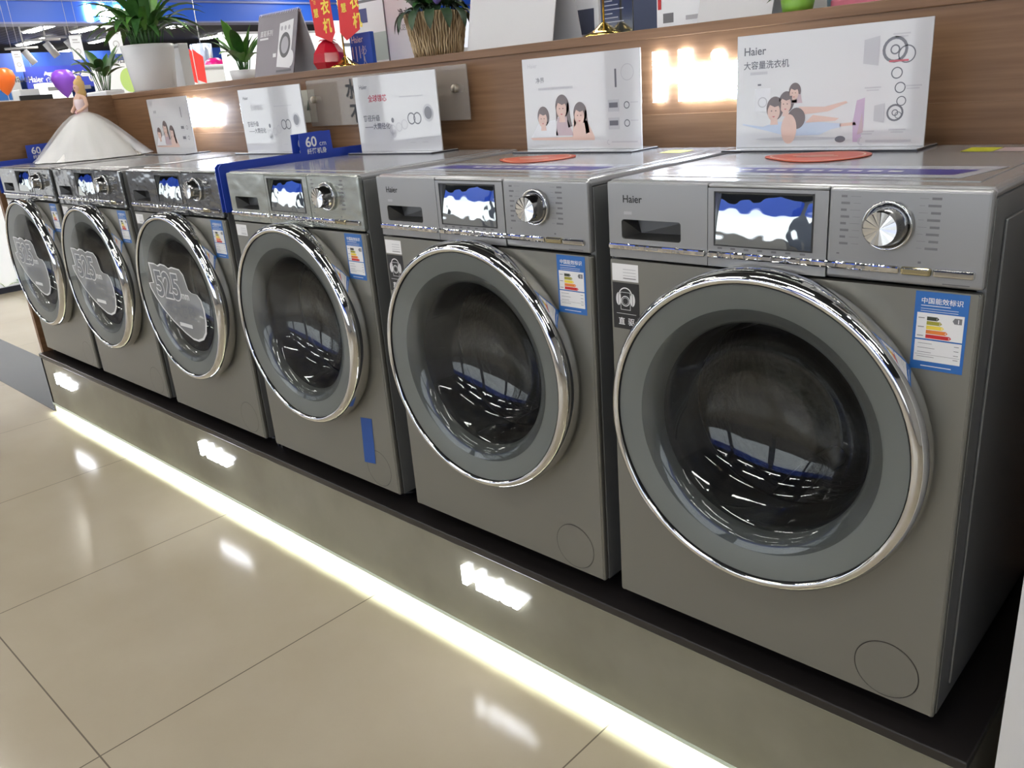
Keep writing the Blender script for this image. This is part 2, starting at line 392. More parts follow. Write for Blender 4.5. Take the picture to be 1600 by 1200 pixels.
    for k in range(7): m.rect(-.084 + k * .0225, -.076 + k * .0225, .7095, .7125, a, .0003)
    P(m, 'programme_marks', GREYINK)
    # door
    m = MB().lathe([(.252, .0), (.262, -.004), (.2665, -.020), (.2675, -.034), (.2655, -.046), (.260, -.055), (.2535, -.0585), (.2485, -.0565), (.2470, -.053)], DC, 'y', 96)
    dv = P(m, 'door_ring', CHROME)
    m = MB().lathe([(.2472, -.0555), (.2462, -.0475)], DC, 'y', 96); P(m, 'door_seal_line', BLACK, dv)
    m = MB().lathe([(.2468, -.0510), (.235, -.0490), (.203, -.0410), (.184, -.0310), (.179, -.0210), (.178, -.0150)], DC, 'y', 96); tag(P(m, 'door_inner_frame', GREYRING, dv), 'smoky grey inner frame')
    m = MB().lathe([(.2466, -.0535), (.20, -.0580), (.12, -.0612), (.05, -.0622), (.0008, -.0624)], DC, 'y', 96); P(m, 'door_cover', COVER, dv)
    m = MB().lathe([(.2060, -.0435), (.195, -.0400), (.180, -.0310), (.168, -.010), (.153, .018), (.132, .042), (.09, .062), (.04, .072), (.0008, .074)], DC, 'y', 96); P(m, 'door_window', BOWL, dv)
    m = MB().lathe([(.232, -.008), (.178, -.016), (.174, .005), (.170, .035), (.173, .055), (.166, .075), (.176, .09), (.235, .095)], DC, 'y', 64); P(m, 'door_gasket', RUBBER)
    m = MB().lathe([(.17, .09), (.225, .11), (.228, .36), (.20, .40), (.07, .385), (.0008, .37)], DC, 'y', 64)
    for k in range(3):
        a0 = 2 * pi * k / 3 + .4
        m.tube([(DC[0] + .20 * cos(a0), .12, DC[2] + .20 * sin(a0)), (DC[0] + .185 * cos(a0), .24, DC[2] + .185 * sin(a0)), (DC[0] + .20 * cos(a0), .36, DC[2] + .20 * sin(a0))], .022, 10)
    P(m, 'drum', DRUM)
    # filter hatch
    m = MB().lathe([(.0503, -.0010), (.0487, -.0010)], (.222, 0, .058), 'y', 48, 0, False); m.lathe([(.0488, -.0012), (.0008, -.0012)], (.222, 0, .058), 'y', 48, 1, False)
    P(m, 'filter_hatch', [INK, STEEL])
    # feet
    for sx in (-1, 1):
        for y in (.07, .48): P(MB().lathe([(.016, 0), (.016, -.018), (.024, -.02), (.024, -.03), (.0008, -.03)], (sx * .25, y, 0), 'z', 16), 'foot', BLACK)
    # energy label
    m = MB(); a = front(-.0012); u0, u1, w0, w1 = .2165, .2835, .566, .675
    m.rect(u0, u1, w0, w1, a, .0002, 0); m.rect(u0 + .004, u1 - .004, w0 + .012, w0 + .042, a, .0004, 1); m.rect(u0 + .004, u1 - .004, w0 + .044, w0 + .080, a, .0004, 1)
    m.text('中国能效标识', u0 + .0075, w0 + .0935, .0088, a, .0004, 1, .012)
    m.rect(u0 + .008, u0 + .045, w0 + .0895, w0 + .0905, a, .0004, 1); m.rect(u0 + .008, u0 + .055, w0 + .0855, w0 + .0861, a, .0004, 1); m.rect(u0 + .008, u0 + .055, w0 + .0823, w0 + .0829, a, .0004, 1)
    for k, (L, mi) in enumerate(((.013, 2), (.017, 3), (.020, 4), (.025, 5), (.030, 6))):
        z = w0 + .0725 - k * .0062; m.poly([(u0 + .017, z - .0026), (u0 + .017 + L, z - .0026), (u0 + .0195 + L, z), (u0 + .017 + L, z + .0026), (u0 + .017, z + .0026)], a, .0006, None, mi)
        m.text(str(k + 1), u0 + .0155 + L, z - .0016, .0045, a, .0008, 1)
    for k in (0, 2, 4): m.rect(u0 + .006, u0 + .014, w0 + .0722 - k * .0062, w0 + .0732 - k * .0062, a, .0006, 7)
    m.poly([(u1 - .018, w0 + .0725), (u1 - .0155, w0 + .0765), (u1 - .0065, w0 + .0765), (u1 - .0065, w0 + .0685), (u1 - .0155, w0 + .0685)], a, .0006, None, 7)
    m.text('1', u1 - .0125, w0 + .0698, .0075, a, .0008, 1, .03)
    for k in range(4): m.rect(u0 + .008, u0 + .026 + .004 * (k % 2), w0 + .037 - k * .0062, w0 + .0376 - k * .0062, a, .0006, 7); m.rect(u1 - .013, u1 - .007, w0 + .037 - k * .0062, w0 + .0378 - k * .0062, a, .0006, 7)
    m.rect(u0 + .005, u1 - .005, w0 + .0215, w0 + .0219, a, .0006, 7); m.rect(u0 + .014, u1 - .014, w0 + .005, w0 + .0062, a, .0004, 1)
    P(m, 'energy_label', [BLUE, WHITE, mat('ink_dark_green', (.03, .035, .02), .5), mat('ink_olive', (.32, .30, .03), .5), YELLOW, mat('ink_orange', (.72, .2, .03), .5), RED, GREYINK])
    # white notice sticker
    m = MB(); m.rect(-.291, -.236, .6395, .670, a, .0002, 0)
    for k in range(3): m.rect(-.268, -.241, .6600 - k * .0055, .6610 - k * .0055, a, .0004, 1)
    m.rect(-.268, -.241, .6440, .6455, a, .0004, 2)
    P(m, 'notice_sticker', [WHITE, LIGHTINK, GREYINK])
    return r
PITCH = [-.2975, -1.2302 + .2975, -1.8915 + .2975, -2.5445 + .2975, -3.2002 + .2975, -3.8435 + .2975]
LBL = ['silver front-loading washing machine nearest the camera, at the right-hand end of the row',
       'silver front-loading washing machine with a headphone sticker, second from the right end of the row',
       'silver washing machine with a strip of blue tape low on its front',
       'washing machine with a clear 525 sticker on its door, right beside the blue card strip',
       'washing machine with a 525 sticker on its door, second from the left end',
       'washing machine with a 525 sticker on its door, leftmost in the row']
proto = make_washer(); WASH = []
for k, xc in enumerate(PITCH):
    o = proto if k == 0 else copy_tree(proto)
    o.location = (xc, YB, ZB); o['label'] = LBL[k]; WASH.append(o)
def setmat(root, part, m):
    for c in kids(root):
        if c.name.split('.')[0] == part: c.material_slots[0].link = 'OBJECT'; c.material_slots[0].material = m
for k, r in enumerate(WASH):
    if k == 2: setmat(r, 'control_panel', PANEL_GLOSS); setmat(r, 'detergent_drawer', PANEL_GLOSS)
    if k > 2: setmat(r, 'control_panel', PANEL_DARK); setmat(r, 'detergent_drawer', PANEL_DARK)
a = front(-.0013)
for k in (0, 1):
    m = MB().text('Haier', -.2645, .7755, .0175, a, .0003, 0, .012); m.build('logo', INK, WASH[k], OFF)
    m = MB(); m.rect(-.262, -.246, .7555, .7605, a, .0003, 0); m.build('drawer_mark', LIGHTINK, WASH[k], OFF)
m = MB(); u, z0 = -.291, .553                                        # black headphone sticker
m.rect(u, u + .056, z0, z0 + .0835, a, .0002, 0)
cx, cz = u + .027, z0 + .053
m.ring(cx, cz + .008, .0125, .0145, a, .0004, 1, 20, 0, pi)
for s_ in (-1, 1): m.ell(cx + s_ * .0150, cz + .001, .0052, .0115, a, .0004, 1); m.rect(cx + s_ * .0150 - .0004, cx + s_ * .0150 + .0004, cz - .010, cz + .012, a, .0006, 0)
for q in ((-.0105, -.0097, -.018, .014), (.0097, .0105, -.018, .014), (-.0105, .0105, -.018, -.0172), (-.0105, .0105, .0132, .014)): m.rect(cx + q[0], cx + q[1], cz + q[2], cz + q[3], a, .0007, 1)
m.ring(cx, cz - .002, .0080, .0095, a, .0007, 1); m.ring(cx, cz - .002, .0058, .0064, a, .0007, 1)
m.rect(u + .007, u + .049, z0 + .0275, z0 + .0282, a, .0004, 1)
m.text('直', u + .0105, z0 + .0085, .0145, a, .0004, 1, .012); m.text('驱', u + .031, z0 + .0085, .0145, a, .0004, 1, .012)
hp = m.build('headphone_sticker', [mat('sticker_black', (.012, .012, .013), .4), WHITE], WASH[0], OFF)
for k in (1, 3):
    c = hp.copy(); COL.objects.link(c); c.parent = WASH[k]
# clear 525 stickers on three doors
FILM = mat('clear_sticker', (.40, .41, .42), .3, alpha=.5); FILM_E = mat('sticker_edge', (.72, .73, .74), .3, alpha=.9); FILM_INK = mat('sticker_ink', (.12, .13, .15), .4)
ab = front(-.0640)
out = [(-.125, .535), (-.085, .535), (-.062, .53), (-.04, .537), (-.01, .535), (.012, .527), (.035, .533), (.085, .530), (.105, .515), (.118, .470), (.135, .462), (.172, .460), (.190, .445), (.198, .415), (.195, .375), (.180, .340), (.155, .318), (.12, .307), (.085, .308), (.04, .322), (-.03, .352), (-.085, .385), (-.125, .42), (-.150, .450), (-.152, .466), (-.120, .470)]
m = MB(); m.poly(out, ab, 0, None, 0)
nn = len(out)
cxm = sum(p[0] for p in out) / nn; czm = sum(p[1] for p in out) / nn
inn = [(cxm + (p[0] - cxm) * .955, czm + (p[1] - czm) * .955) for p in out]
for i in range(nn):
    j = (i + 1) % nn
    m.add([ab(*out[i], .0004), ab(*out[j], .0004), ab(*inn[j], .0004), ab(*inn[i], .0004)], [[0, 1, 2, 3]], 1)
m.text('525', -.103, .432, .112, ab, .0004, 1, .055, sx=1.0); m.text('525', -.103, .432, .112, ab, .0008, 2, .022, sx=1.0)
m.text('mm', .062, .437, .034, ab, .0008, 1, .02); m.text('超大筒径', -.055, .378, .048, ab, .0008, 2, .02)
m.rect(.01, .10, .342, .360, ab, .0004, 2); m.rect(.014, .096, .345, .357, ab, .0008, 1)
st = m.build('clear_sticker', [FILM, FILM_E, FILM_INK], WASH[3], OFF)
for k in (4, 5):
    c = st.copy(); COL.objects.link(c); c.parent = WASH[k]
# sheet stuck to the lids of the two nearest machines
m = MB(); at_ = topm(H + .0012)
m.poly([(-.27, .075), (.235, .075), (.262, .205), (-.245, .205)], at_, .0003, None, 0)
m.poly([(-.235, .105), (.218, .105), (.235, .165), (-.215, .165)], at_, .0006, None, 1)
for k in range(9): m.rect(-.12 + k * .03, -.10 + k * .03, .128, .142, at_, .0009, 2)
sh = m.build('lid_sticker', [mat('pale_film', (.52, .54, .60), .15), mat('violet_band', (.055, .05, .26), .3), WHITE], WASH[0], OFF)
c = sh.copy(); COL.objects.link(c); c.parent = WASH[1]
m = MB(); m.rect(.136, .185, .405, .47, at_, .0004, 0); m.rect(.187, .285, .405, .47, at_, .0004, 1)
m.build('lid_label', [mat('label_yellow', (.62, .62, .03), .4), mat('label_pink', (.62, .48, .48), .4)], WASH[0], OFF)
m = MB(); m.rect(.17, .225, .41, .46, at_, .0004, 0); m.build('lid_label', [mat('label_yellow'), WHITE], WASH[1], OFF)
# blue tape
m = MB(); xo = PITCH[2]
m.poly([(-1.421 - xo, .192), (-1.373 - xo, .198), (-1.383 - xo, .068), (-1.431 - xo, .062)], front(-.0013), .0003, .0006, 0)
m.build('blue_tape', mat('tape_blue', (.01, .07, .30), .5), WASH[2], OFF)

# ------------------------------------------------------------------ platform under the row
XL, XR, YF = -3.90, .057, -.025
pf = empty('display_platform', ((XL + XR) / 2, .27, FLOOR), 'long low beige tiled platform carrying the row of washing machines', 'platform')
po = ((XL + XR) / 2, .27, FLOOR)
SKIRT = noise_tint(mat('skirt_tile', (.20, .19, .145), .2, spec=.45), (.165, .157, .118), (.225, .215, .165), 3, 6)
m = MB().box(XL, XR, YF, YF + .02, -.275, -.050); m.box(XL, XL + .02, YF, .57, FLOOR, -.05); m.box(XR - .02, XR, YF, .57, FLOOR, -.05)
m.build('tiled_skirt', SKIRT, pf, po)
MB().box(XL, XR, YF - .002, YF + .012, -.2835, -.2735, .0015).build('edge_profile', mat('profile_grey_green', (.50, .56, .48), .35), pf, po)
MB().box(XL - .003, XR + .003, YF - .003, .572, -.050, ZB, .002).build('black_top', mat('platform_black', (.014, .012, .012), .28), pf, po)
MB().box(XL + .02, XR - .02, .075, .09, FLOOR, -.05).build('recess_back', mat('recess_paint', (.62, .63, .60), .5), pf, po)
MB().box(XL + .03, XR - .03, .002, .014, -.2705, -.2645).build('light_strip', mat('led_light', (1, 1, 1), .5, emit=(.86, 1.0, .88), es=LED_E), pf, po)
MB().box(XL + .02, XR - .02, -.005, .075, -.266, -.256).build('recess_soffit', MATS['recess_paint'], pf, po)

SIGN_LOW = mat('skirt_sign_light', (1, 1, 1), .5, emit=(.88, .92, 1), es=10)
def lit_sign(x, y, z, wd, label, ht, group, m_=None):
    vs, fs = text_mesh('Haier', .035, 'CENTER', .0, .92)
    us = [v[0] for v in vs]; s = wd / (max(us) - min(us))
    m = MB(); v3 = [(v[0] * s, v[1] * ht / .72) for v in vs]
    n_ = len(v3); m.add([(u, 0, q) for u, q in v3], fs); m.add([(u, .012, q) for u, q in v3], fs)
    from collections import Counter
    E = Counter()
    for f in fs:
        for i in range(len(f)): E[tuple(sorted((f[i], f[(i + 1) % len(f)])))] += 1
    m.add([(u, 0, q) for u, q in v3] + [(u, .012, q) for u, q in v3], [[p, q, n_ + q, n_ + p] for (p, q), c_ in E.items() if c_ == 1])
    o = m.build('illuminated_sign', m_ or SIGNW); o.location = (x, y - .013, z - ht / 2)
    return tag(o, label, 'sign', group)
for k, (x, lab) in enumerate(((-.945, 'glowing white sign lettering on the platform skirt below the two nearest washing machines'),
                              (-2.262, 'glowing white sign lettering in the middle of the platform skirt, below the blue-taped machine'),
                              (-3.625, 'glowing white sign lettering at the far left end of the platform skirt'))):
    lit_sign(x, YF, -.1185, .205, lab, .047, 'lit signs on the platform skirt', SIGN_LOW)

# ------------------------------------------------------------------ wooden counter behind the row
TOPZ = 1.072; WY = .575
ct = empty('wooden_counter', (-1.3, .86, FLOOR), 'brown wood-grain display counter standing behind the row of washing machines', 'counter')
co = (-1.3, .86, FLOOR)
MB().box(-4.75, 1.6, WY, WY + .022, FLOOR, TOPZ - .022).build('back_panel', WOOD, ct, co)
MB().box(-4.75, 1.6, WY - .004, 1.16, TOPZ - .022, TOPZ, .002).build('counter_top', WOOD, ct, co)
MB().box(-3.904, 1.6, WY - .0025, WY, ZB, .884, .001).build('shadow_line_board', WOOD, ct, co)  # thin proud strip added to draw the reflection and shadow line
MB().box(-3.935, -3.905, -.005, WY, FLOOR, TOPZ).build('end_panel', WOOD, ct, co)
MB().box(-4.75, 1.6, 1.14, 1.16, FLOOR, TOPZ - .022).build('rear_panel', WOOD, ct, co)
lit_sign(-.735, WY, .969, .300, 'glowing white wall sign lettering beside the two nearest acrylic stands', .105, 'lit signs on the wooden counter')
lit_sign(-3.045, WY, .969, .300, 'glowing white wall sign lettering beside the leftmost acrylic stand', .105, 'lit signs on the wooden counter')
# acrylic plate with black lettering
pl = empty('wall_plate', (-1.86, WY, .967), 'clear acrylic plate with black lettering screwed to the wooden counter', 'sign')
m = MB().box(-2.27, -1.485, WY - .024, WY - .019, .892, 1.040, .001); m.build('plate', mat('acrylic_clear', (.42, .38, .34), .08, alpha=.42), pl, (-1.86, WY, .967))
m = MB(); a = front(WY - .0245); m.text('水', -2.05, .978, .062, a, .0004, 0, .03); m.text('不', -2.04, .905, .062, a, .0004, 0, .03)
m.build('lettering', INK, pl, (-1.86, WY, .967))
for x, z in ((-1.535, .978), (-2.235, .978)):
    MB().lathe([(.011, 0), (.011, -.03), (.009, -.033), (.0006, -.033)], (x, WY, z), 'y', 18).build('standoff', mat('brushed_steel', (.55, .5, .42), .3, .9), pl, (-1.86, WY, .967))
pt = empty('reflection_patch', (-2.29, WY, .97), 'small pale painted reflection patch left of the black lettering', 'photo')  # pale sheet stands in for a white reflection on the plate
m = MB(); m.box(-2.342, -2.262, WY - .002, WY - .0004, .905, 1.012); m.build('print', mat('pale_reflection', (.55, .57, .52), .2), pt, (-2.29, WY, .97))
m = MB(); m.poly([(-2.318, .945), (-2.29, .945), (-2.302, .98)], front(WY - .0024), .0004, None, 0); m.build('dark_mark', mat('mark_green', (.04, .07, .05), .5), pt, (-2.29, WY, .97))

# ------------------------------------------------------------------ acrylic price stands on the lids
PR = dict(skin=mat('print_skin', (.62, .42, .35), .35, coat=1), hair=mat('print_hair', (.085, .05, .05), .35, coat=1), cloth=mat('print_cloth', (.45, .33, .36), .35, coat=1),
          grey=mat('print_grey', (.42, .42, .45), .35, coat=1), dark=mat('print_dark', (.10, .10, .12), .35, coat=1), blue=mat('print_paleblue', (.42, .50, .64), .35, coat=1),
          red=mat('print_redink', (.42, .03, .06), .35, coat=1), lilac=mat('print_lilac', (.45, .33, .48), .35, coat=1), pale=mat('print_pale', (.66, .67, .70), .35, coat=1))
PL = [PR[k] for k in ('skin', 'hair', 'cloth', 'grey', 'dark', 'blue', 'red', 'lilac', 'pale')]
ZT = H + .0012
def stand(x0, x1, label, art, yb=.462, rz=0, top=1.031):
    W = x1 - x0; cx = (x0 + x1) / 2
    r = empty('acrylic_stand', (cx, yb, ZT), label, 'sign stand', 'acrylic stands on the machine lids', rz)
    MB().box(-W / 2 - .006, W / 2 + .006, -.052, .055, 0, .003).build('base', mat('stand_base_edge', (.02, .02, .025), .3), r)
    MB().box(-W / 2 - .005, W / 2 + .005, -.051, .054, .003, .0045, .0006).build('base_plate', ACRYL, r)
    MB().box(-W / 2, W / 2, -.002, .002, .0045, top - ZT, .0008).build('panel', ACRYL, r)
    m = MB(); art(m, W, top - ZT, front(-.0022)); m.build('print', PL, r)
    return r
def heads(m, a, lst):
    for (u, q, s, long) in lst:
        m.ell(u + .03 * s, q + .12 * s, s * .56, s * .70, a, .0002, 1)
        if long: m.poly([(u - .50 * s, q + .2 * s), (u + .56 * s, q + .3 * s), (u + .66 * s, q - .5 * s), (u + .78 * s, q - 1.1 * s), (u + .46 * s, q - 1.2 * s), (u + .36 * s, q - .5 * s), (u - .36 * s, q - .5 * s), (u - .52 * s, q - .8 * s)], a, .0002, None, 1)
        m.poly([(u - .18 * s, q - .3 * s), (u + .18 * s, q - .3 * s), (u + .26 * s, q - .85 * s), (u - .26 * s, q - .85 * s)], a, .0003, None, 0)
        m.ell(u - .04 * s, q - .08 * s, s * .41, s * .54, a, .0005, 0)
        m.poly([(u - .43 * s, q + .10 * s), (u - .30 * s, q + .34 * s), (u + .02 * s, q + .20 * s), (u + .30 * s, q + .28 * s), (u + .42 * s, q + .02 * s), (u + .44 * s, q + .5 * s), (u - .40 * s, q + .52 * s)], a, .0007, None, 1)
        m.ell(u - .18 * s, q - .02 * s, s * .05, s * .035, a, .0008, 1, 8); m.ell(u + .10 * s, q - .02 * s, s * .05, s * .035, a, .0008, 1, 8)
        m.poly([(u - .14 * s, q - .34 * s), (u + .08 * s, q - .34 * s), (u - .03 * s, q - .41 * s)], a, .0008, None, 6)
def machine_icon(m, a, u, q, s, mi=4):
    m.ring(u, q, s * .34, s * .44, a, .0003, mi, 20); m.ring(u, q, s * .12, s * .17, a, .0003, mi, 14)
    m.poly([(u - s * 1.1, q - s * .4), (u - s * .55, q - s * .5), (u - s * .55, q + s * .5), (u - s * 1.1, q + s * .4)], a, .0003, None, 3)
def art_family(m, W, Ht, a):
    m.text('Haier', -W * .45, Ht * .90, .014, a, .0003, 3, .01); m.text('净界', -W * .38, Ht * .74, .014, a, .0003, 4); m.rect(-W * .36, -W * .05, Ht * .66, Ht * .685, a, .0003, 3)
    m.poly([(-W * .45, Ht * .155), (-W * .38, Ht * .30), (-W * .22, Ht * .34), (-W * .20, Ht * .16)], a, .0002, None, 8)
    m.poly([(-W * .22, Ht * .17), (-W * .2, Ht * .36), (-W * .12, Ht * .38), (-W * .06, Ht * .17)], a, .0002, None, 2)
    m.poly([(-W * .07, Ht * .15), (-W * .06, Ht * .34), (W * .06, Ht * .32), (W * .12, Ht * .15)], a, .0002, None, 0)
    m.poly([(-W * .46, Ht * .15), (-W * .44, Ht * .125), (W * .12, Ht * .115), (W * .12, Ht * .155)], a, .0003, None, 0)
    heads(m, a, [(-W * .33, Ht * .36, .034, 0), (-W * .155, Ht * .46, .038, 1), (0.0, Ht * .38, .036, 1)])
    for q in (.46, .28): m.box(W * .24, W * .33, -.0026, -.0024, Ht * (q - .06), Ht * (q + .06), 0, 3); m.rect(W * .25, W * .32, Ht * (q - .02), Ht * (q + .03), a, .0008, 4); m.ring(W * .39, Ht * q, .006, .008, a, .0003, 4); m.rect(W * .42, W * .48, Ht * (q + .02), Ht * (q + .03), a, .0003, 3)
    m.ring(W * .40, Ht * .78, .016, .018, a, .0003, 3); m.rect(W * .30, W * .315, Ht * .64, Ht * .82, a, .0003, 4)
    m.ring(W * .24, Ht * .09, .004, .006, a, .0003, 3, 14, 1.5, 5); m.rect(W * .26, W * .47, Ht * .085, Ht * .10, a, .0003, 3)
def art_plane(m, W, Ht, a):
    m.text('Haier', -W * .46, Ht * .83, .021, a, .0003, 4, .015); m.text('大容量洗衣机', -W * .46, Ht * .715, .016, a, .0003, 4, .012); m.rect(-W * .42, -W * .32, Ht * .66, Ht * .685, a, .0003, 3)
    m.rect(-W * .39, -W * .30, Ht * .34, Ht * .54, a, .0001, 8); m.ring(-W * .345, Ht * .42, .008, .010, a, .0003, 3); m.rect(-W * .375, -W * .355, Ht * .565, Ht * .58, a, .0003, 4)
    m.poly([(-W * .46, Ht * .225), (-W * .32, Ht * .17), (-W * .20, Ht * .12), (-W * .02, Ht * .125), (W * .04, Ht * .17), (W * .09, Ht * .185), (W * .09, Ht * .215), (-W * .06, Ht * .24), (-W * .26, Ht * .245), (-W * .34, Ht * .205), (-W * .46, Ht * .235)], a, .0002, None, 5)
    m.poly([(W * .085, Ht * .19), (W * .17, Ht * .20), (W * .16, Ht * .225), (W * .085, Ht * .215)], a, .0002, None, 0)
    m.poly([(-W * .12, Ht * .30), (W * .02, Ht * .32), (W * .12, Ht * .385), (W * .11, Ht * .40), (W * .0, Ht * .36), (-W * .14, Ht * .37)], a, .0003, None, 0)
    m.poly([(-W * .10, Ht * .23), (W * .06, Ht * .24), (W * .08, Ht * .26), (-W * .06, Ht * .295)], a, .0003, None, 0)
    m.poly([(-W * .20, Ht * .40), (-W * .12, Ht * .40), (-W * .13, Ht * .47), (-W * .17, Ht * .50)], a, .0003, None, 2)
    heads(m, a, [(-W * .165, Ht * .49, .022, 0), (-W * .21, Ht * .40, .028, 0), (-W * .275, Ht * .345, .032, 0)])
    m.ell(-W * .15, Ht * .27, .018, .020, a, .0006, 1); m.ell(-W * .19, Ht * .18, .016, .028, a, .0007, 0)
    m.ell(-W * .15, Ht * .095, .085, .0035, a, .0003, 3); m.ell(W * .09, Ht * .085, .010, .006, a, .0005, 4)
    m.poly([(W * .155, Ht * .06), (W * .15, Ht * .22), (W * .165, Ht * .40), (W * .205, Ht * .42), (W * .205, Ht * .18), (W * .19, Ht * .06)], a, .0002, None, 7); m.poly([(W * .175, Ht * .12), (W * .195, Ht * .30), (W * .205, Ht * .14)], a, .0004, None, 2)
    for (u, q, s) in ((.28, .78, .05), (.30, .29, .034)): machine_icon(m, a, W * u + .02, Ht * q, s)
    m.ring(W * .39, Ht * .74, .013, .015, a, .0003, 4); 
    for (u, q, r) in ((.35, .60, .010), (.37, .485, .0095), (.38, .38, .0085), (.37, .27, .006)): m.ring(W * u, Ht * q, r * .8, r, a, .0003, 4)
    for (u, q) in ((.36, .89), (.24, .49), (.43, .49), (.22, .14), (.37, .15)): m.rect(W * (u - .04), W * (u + .04), Ht * q, Ht * (q + .012), a, .0003, 3); m.rect(W * (u - .03), W * (u + .03), Ht * (q - .02), Ht * (q - .01), a, .0003, 3)
    m.rect(W * .31, W * .40, Ht * .685, Ht * .70, a, .0006, 6)
    m.ring(W * .20, Ht * .065, .005, .0075, a, .0003, 3, 14, 1.5, 5); m.rect(W * .22, W * .44, Ht * .055, Ht * .075, a, .0003, 3)
def art_tube(m, W, Ht, a, head=6):
    m.text('Haier', -W * .43, Ht * .84, .016, a, .0003, 4, .01); m.text('全球领芯', -W * .33, Ht * .675, .021, a, .0003, head, .015); m.rect(W * .06, W * .34, Ht * .70, Ht * .715, a, .0003, 3)
    m.text('筒径升级', -W * .42, Ht * .425, .019, a, .0003, 4, .012); m.text('——大筒径化', -W * .41, Ht * .32, .019, a, .0003, 4, .01)
    for (u, q, r) in ((-.06, .30, .014), (.02, .33, .013), (.09, .36, .014)): m.ring(W * u, Ht * q, r * .8, r, a, .0003, 3)
    m.ell(-W * .05, Ht * .25, .010, .012, a, .0003, 3); m.ell(-W * .05, Ht * .42, .006, .007, a, .0003, 4)
    m.ring(W * .18, Ht * .43, .013, .0165, a, .0003, 4); m.ring(W * .25, Ht * .43, .013, .0165, a, .0003, 4)
    m.ell(W * .38, Ht * .49, .021, .024, a, .0003, 3); m.ell(W * .38, Ht * .49, .015, .017, a, .0005, 4)
    m.rect(W * .14, W * .20, Ht * .125, Ht * .135, a, .0003, 3); m.rect(W * .28, W * .35, Ht * .125, Ht * .135, a, .0003, 3)
stand(-.607, -.238, 'acrylic stand with a print of people stretched out, on the nearest machine', art_plane)
stand(-1.192, -.842, 'acrylic stand printed with three lying faces, on the second machine from the right', art_family)
stand(-1.868, -1.513, 'acrylic stand with red and black lettering, right of the blue card strip', art_tube, .456, radians(2))
stand(-2.592, -2.196, 'acrylic stand with black lettering left of the blue card strip, behind its number tab', lambda m, W, Ht, a: art_tube(m, W, Ht, a, 3), .478)
stand(-3.335, -2.983, 'small acrylic stand printed with three faces, right beside the white-gowned doll', art_family, .476)

# blue card strips standing in the gaps
def blue_strip(x, label, tab0=.262, front_h=.70):
    r = empty('blue_card_strip', (x, .27, ZB), label, 'promotional card', 'blue card strips beside the machines')
    o = (x, .27, ZB); T = .003
    m = MB(); mp = lambda u, q, h: (x + h, u, q)
    m.poly([(-.006, front_h), (-.006, .822), (.004, .831), (tab0, .833), (tab0 + .002, .886), (tab0 + .112, .889), (tab0 + .114, .834), (.515, .834), (.515, front_h)], mp, 0, T)
    m.build('card', BLUECARD, r, o)
    MB().box(x - .004, x + .008, .03, .5, ZB, front_h + .03).build('support', BLACK, r, o)
    m = MB(); a = east(x + T)
    m.text('60', tab0 + .020, .848, .040, a, .0004, 0, .02); m.text('cm', tab0 + .068, .848, .021, a, .0004, 0, .0); m.text('纤薄机身', tab0 + .022, .828, .0175, a, .0004, 0, .015)
    m.build('lettering', WHITE, r, o); return r
blue_strip(-1.918, 'blue card strip reading 60cm in the gap left of the blue-taped machine, the nearer one')
blue_strip(-1.938, 'second blue card strip mostly hidden directly behind the nearer one with the number', .248)
blue_strip(-3.872, 'blue card strip on the far left edge, behind the doll gown', .135)

# orange promotional hand fans lying on the lids
def fan_card(x, y, rz, label):
    r = empty('orange_card', (x, y, ZT + .001), label, 'promotional card', 'orange cards on the lids', rz)
    o = []
    for i in range(40):
        t = 2 * pi * i / 40; o.append((.084 * cos(t) * (1 + .12 * cos(2 * t + .6)), .080 * sin(t) * (1 + .28 * cos(t - .8)) + .020 * cos(2 * t)))
    m = MB().poly(o, topm(0), 0, .0012, 0); m.build('card', mat('orange_card', (.62, .085, .03), .35), r)
    m = MB(); ab_ = topm(.0013)
    n_ = 40
    for i in range(n_):
        j = (i + 1) % n_; p, q = o[i], o[j]
        m.add([ab_(p[0] * .9, p[1] * .9, 0), ab_(q[0] * .9, q[1] * .9, 0), ab_(q[0] * .86, q[1] * .86, 0), ab_(p[0] * .86, p[1] * .86, 0)], [[0, 1, 2, 3]])
    m.rect(-.04, .03, .006, .014, ab_, .0003); m.rect(-.03, .04, -.012, -.004, ab_, .0003)
    m.build('printed_marks', mat('card_cream', (.8, .55, .42), .4), r); return r
fan_card(-.375, .322, .25, 'orange-red cutout card lying on the nearest machine in front of its stand')
fan_card(-1.015, .285, .35, 'orange-red cutout card lying on the second machine in front of its stand')

# ------------------------------------------------------------------ bride doll
DX, DY = -3.60, .312
dl = empty('bride_doll', (DX, DY, ZT), 'blonde doll in a wide white tulle gown standing on the leftmost machines', 'doll', None, radians(15))
def skinned(name, chain, edges, radii, m, parent):
    me = bpy.data.meshes.new(name); me.from_pydata(chain, edges, []); me.materials.append(m)
    o = bpy.data.objects.new(name, me); COL.objects.link(o); o.parent = parent
    sk = o.modifiers.new('skin', 'SKIN'); sk.use_smooth_shade = True
    o.modifiers.new('sub', 'SUBSURF').levels = 1; o.modifiers['sub'].render_levels = 2
    for v, r_ in zip(me.skin_vertices[0].data, radii): v.radius = (r_, r_)
    me.skin_vertices[0].data[0].use_root = True
    return o
ch = [(0, 0, .17), (0, 0, .20), (0, -.003, .235), (0, 0, .252), (0, -.001, .268), (0, -.004, .285), (0, -.003, .305),
      (-.030, 0, .247), (-.040, -.004, .215), (-.028, -.032, .196), (-.012, -.042, .192), (.030, 0, .247), (.040, -.004, .215), (.028, -.032, .196), (.012, -.042, .192)]
ed = [(0, 1), (1, 2), (2, 3), (3, 4), (4, 5), (5, 6), (3, 7), (7, 8), (8, 9), (9, 10), (3, 11), (11, 12), (12, 13), (13, 14)]
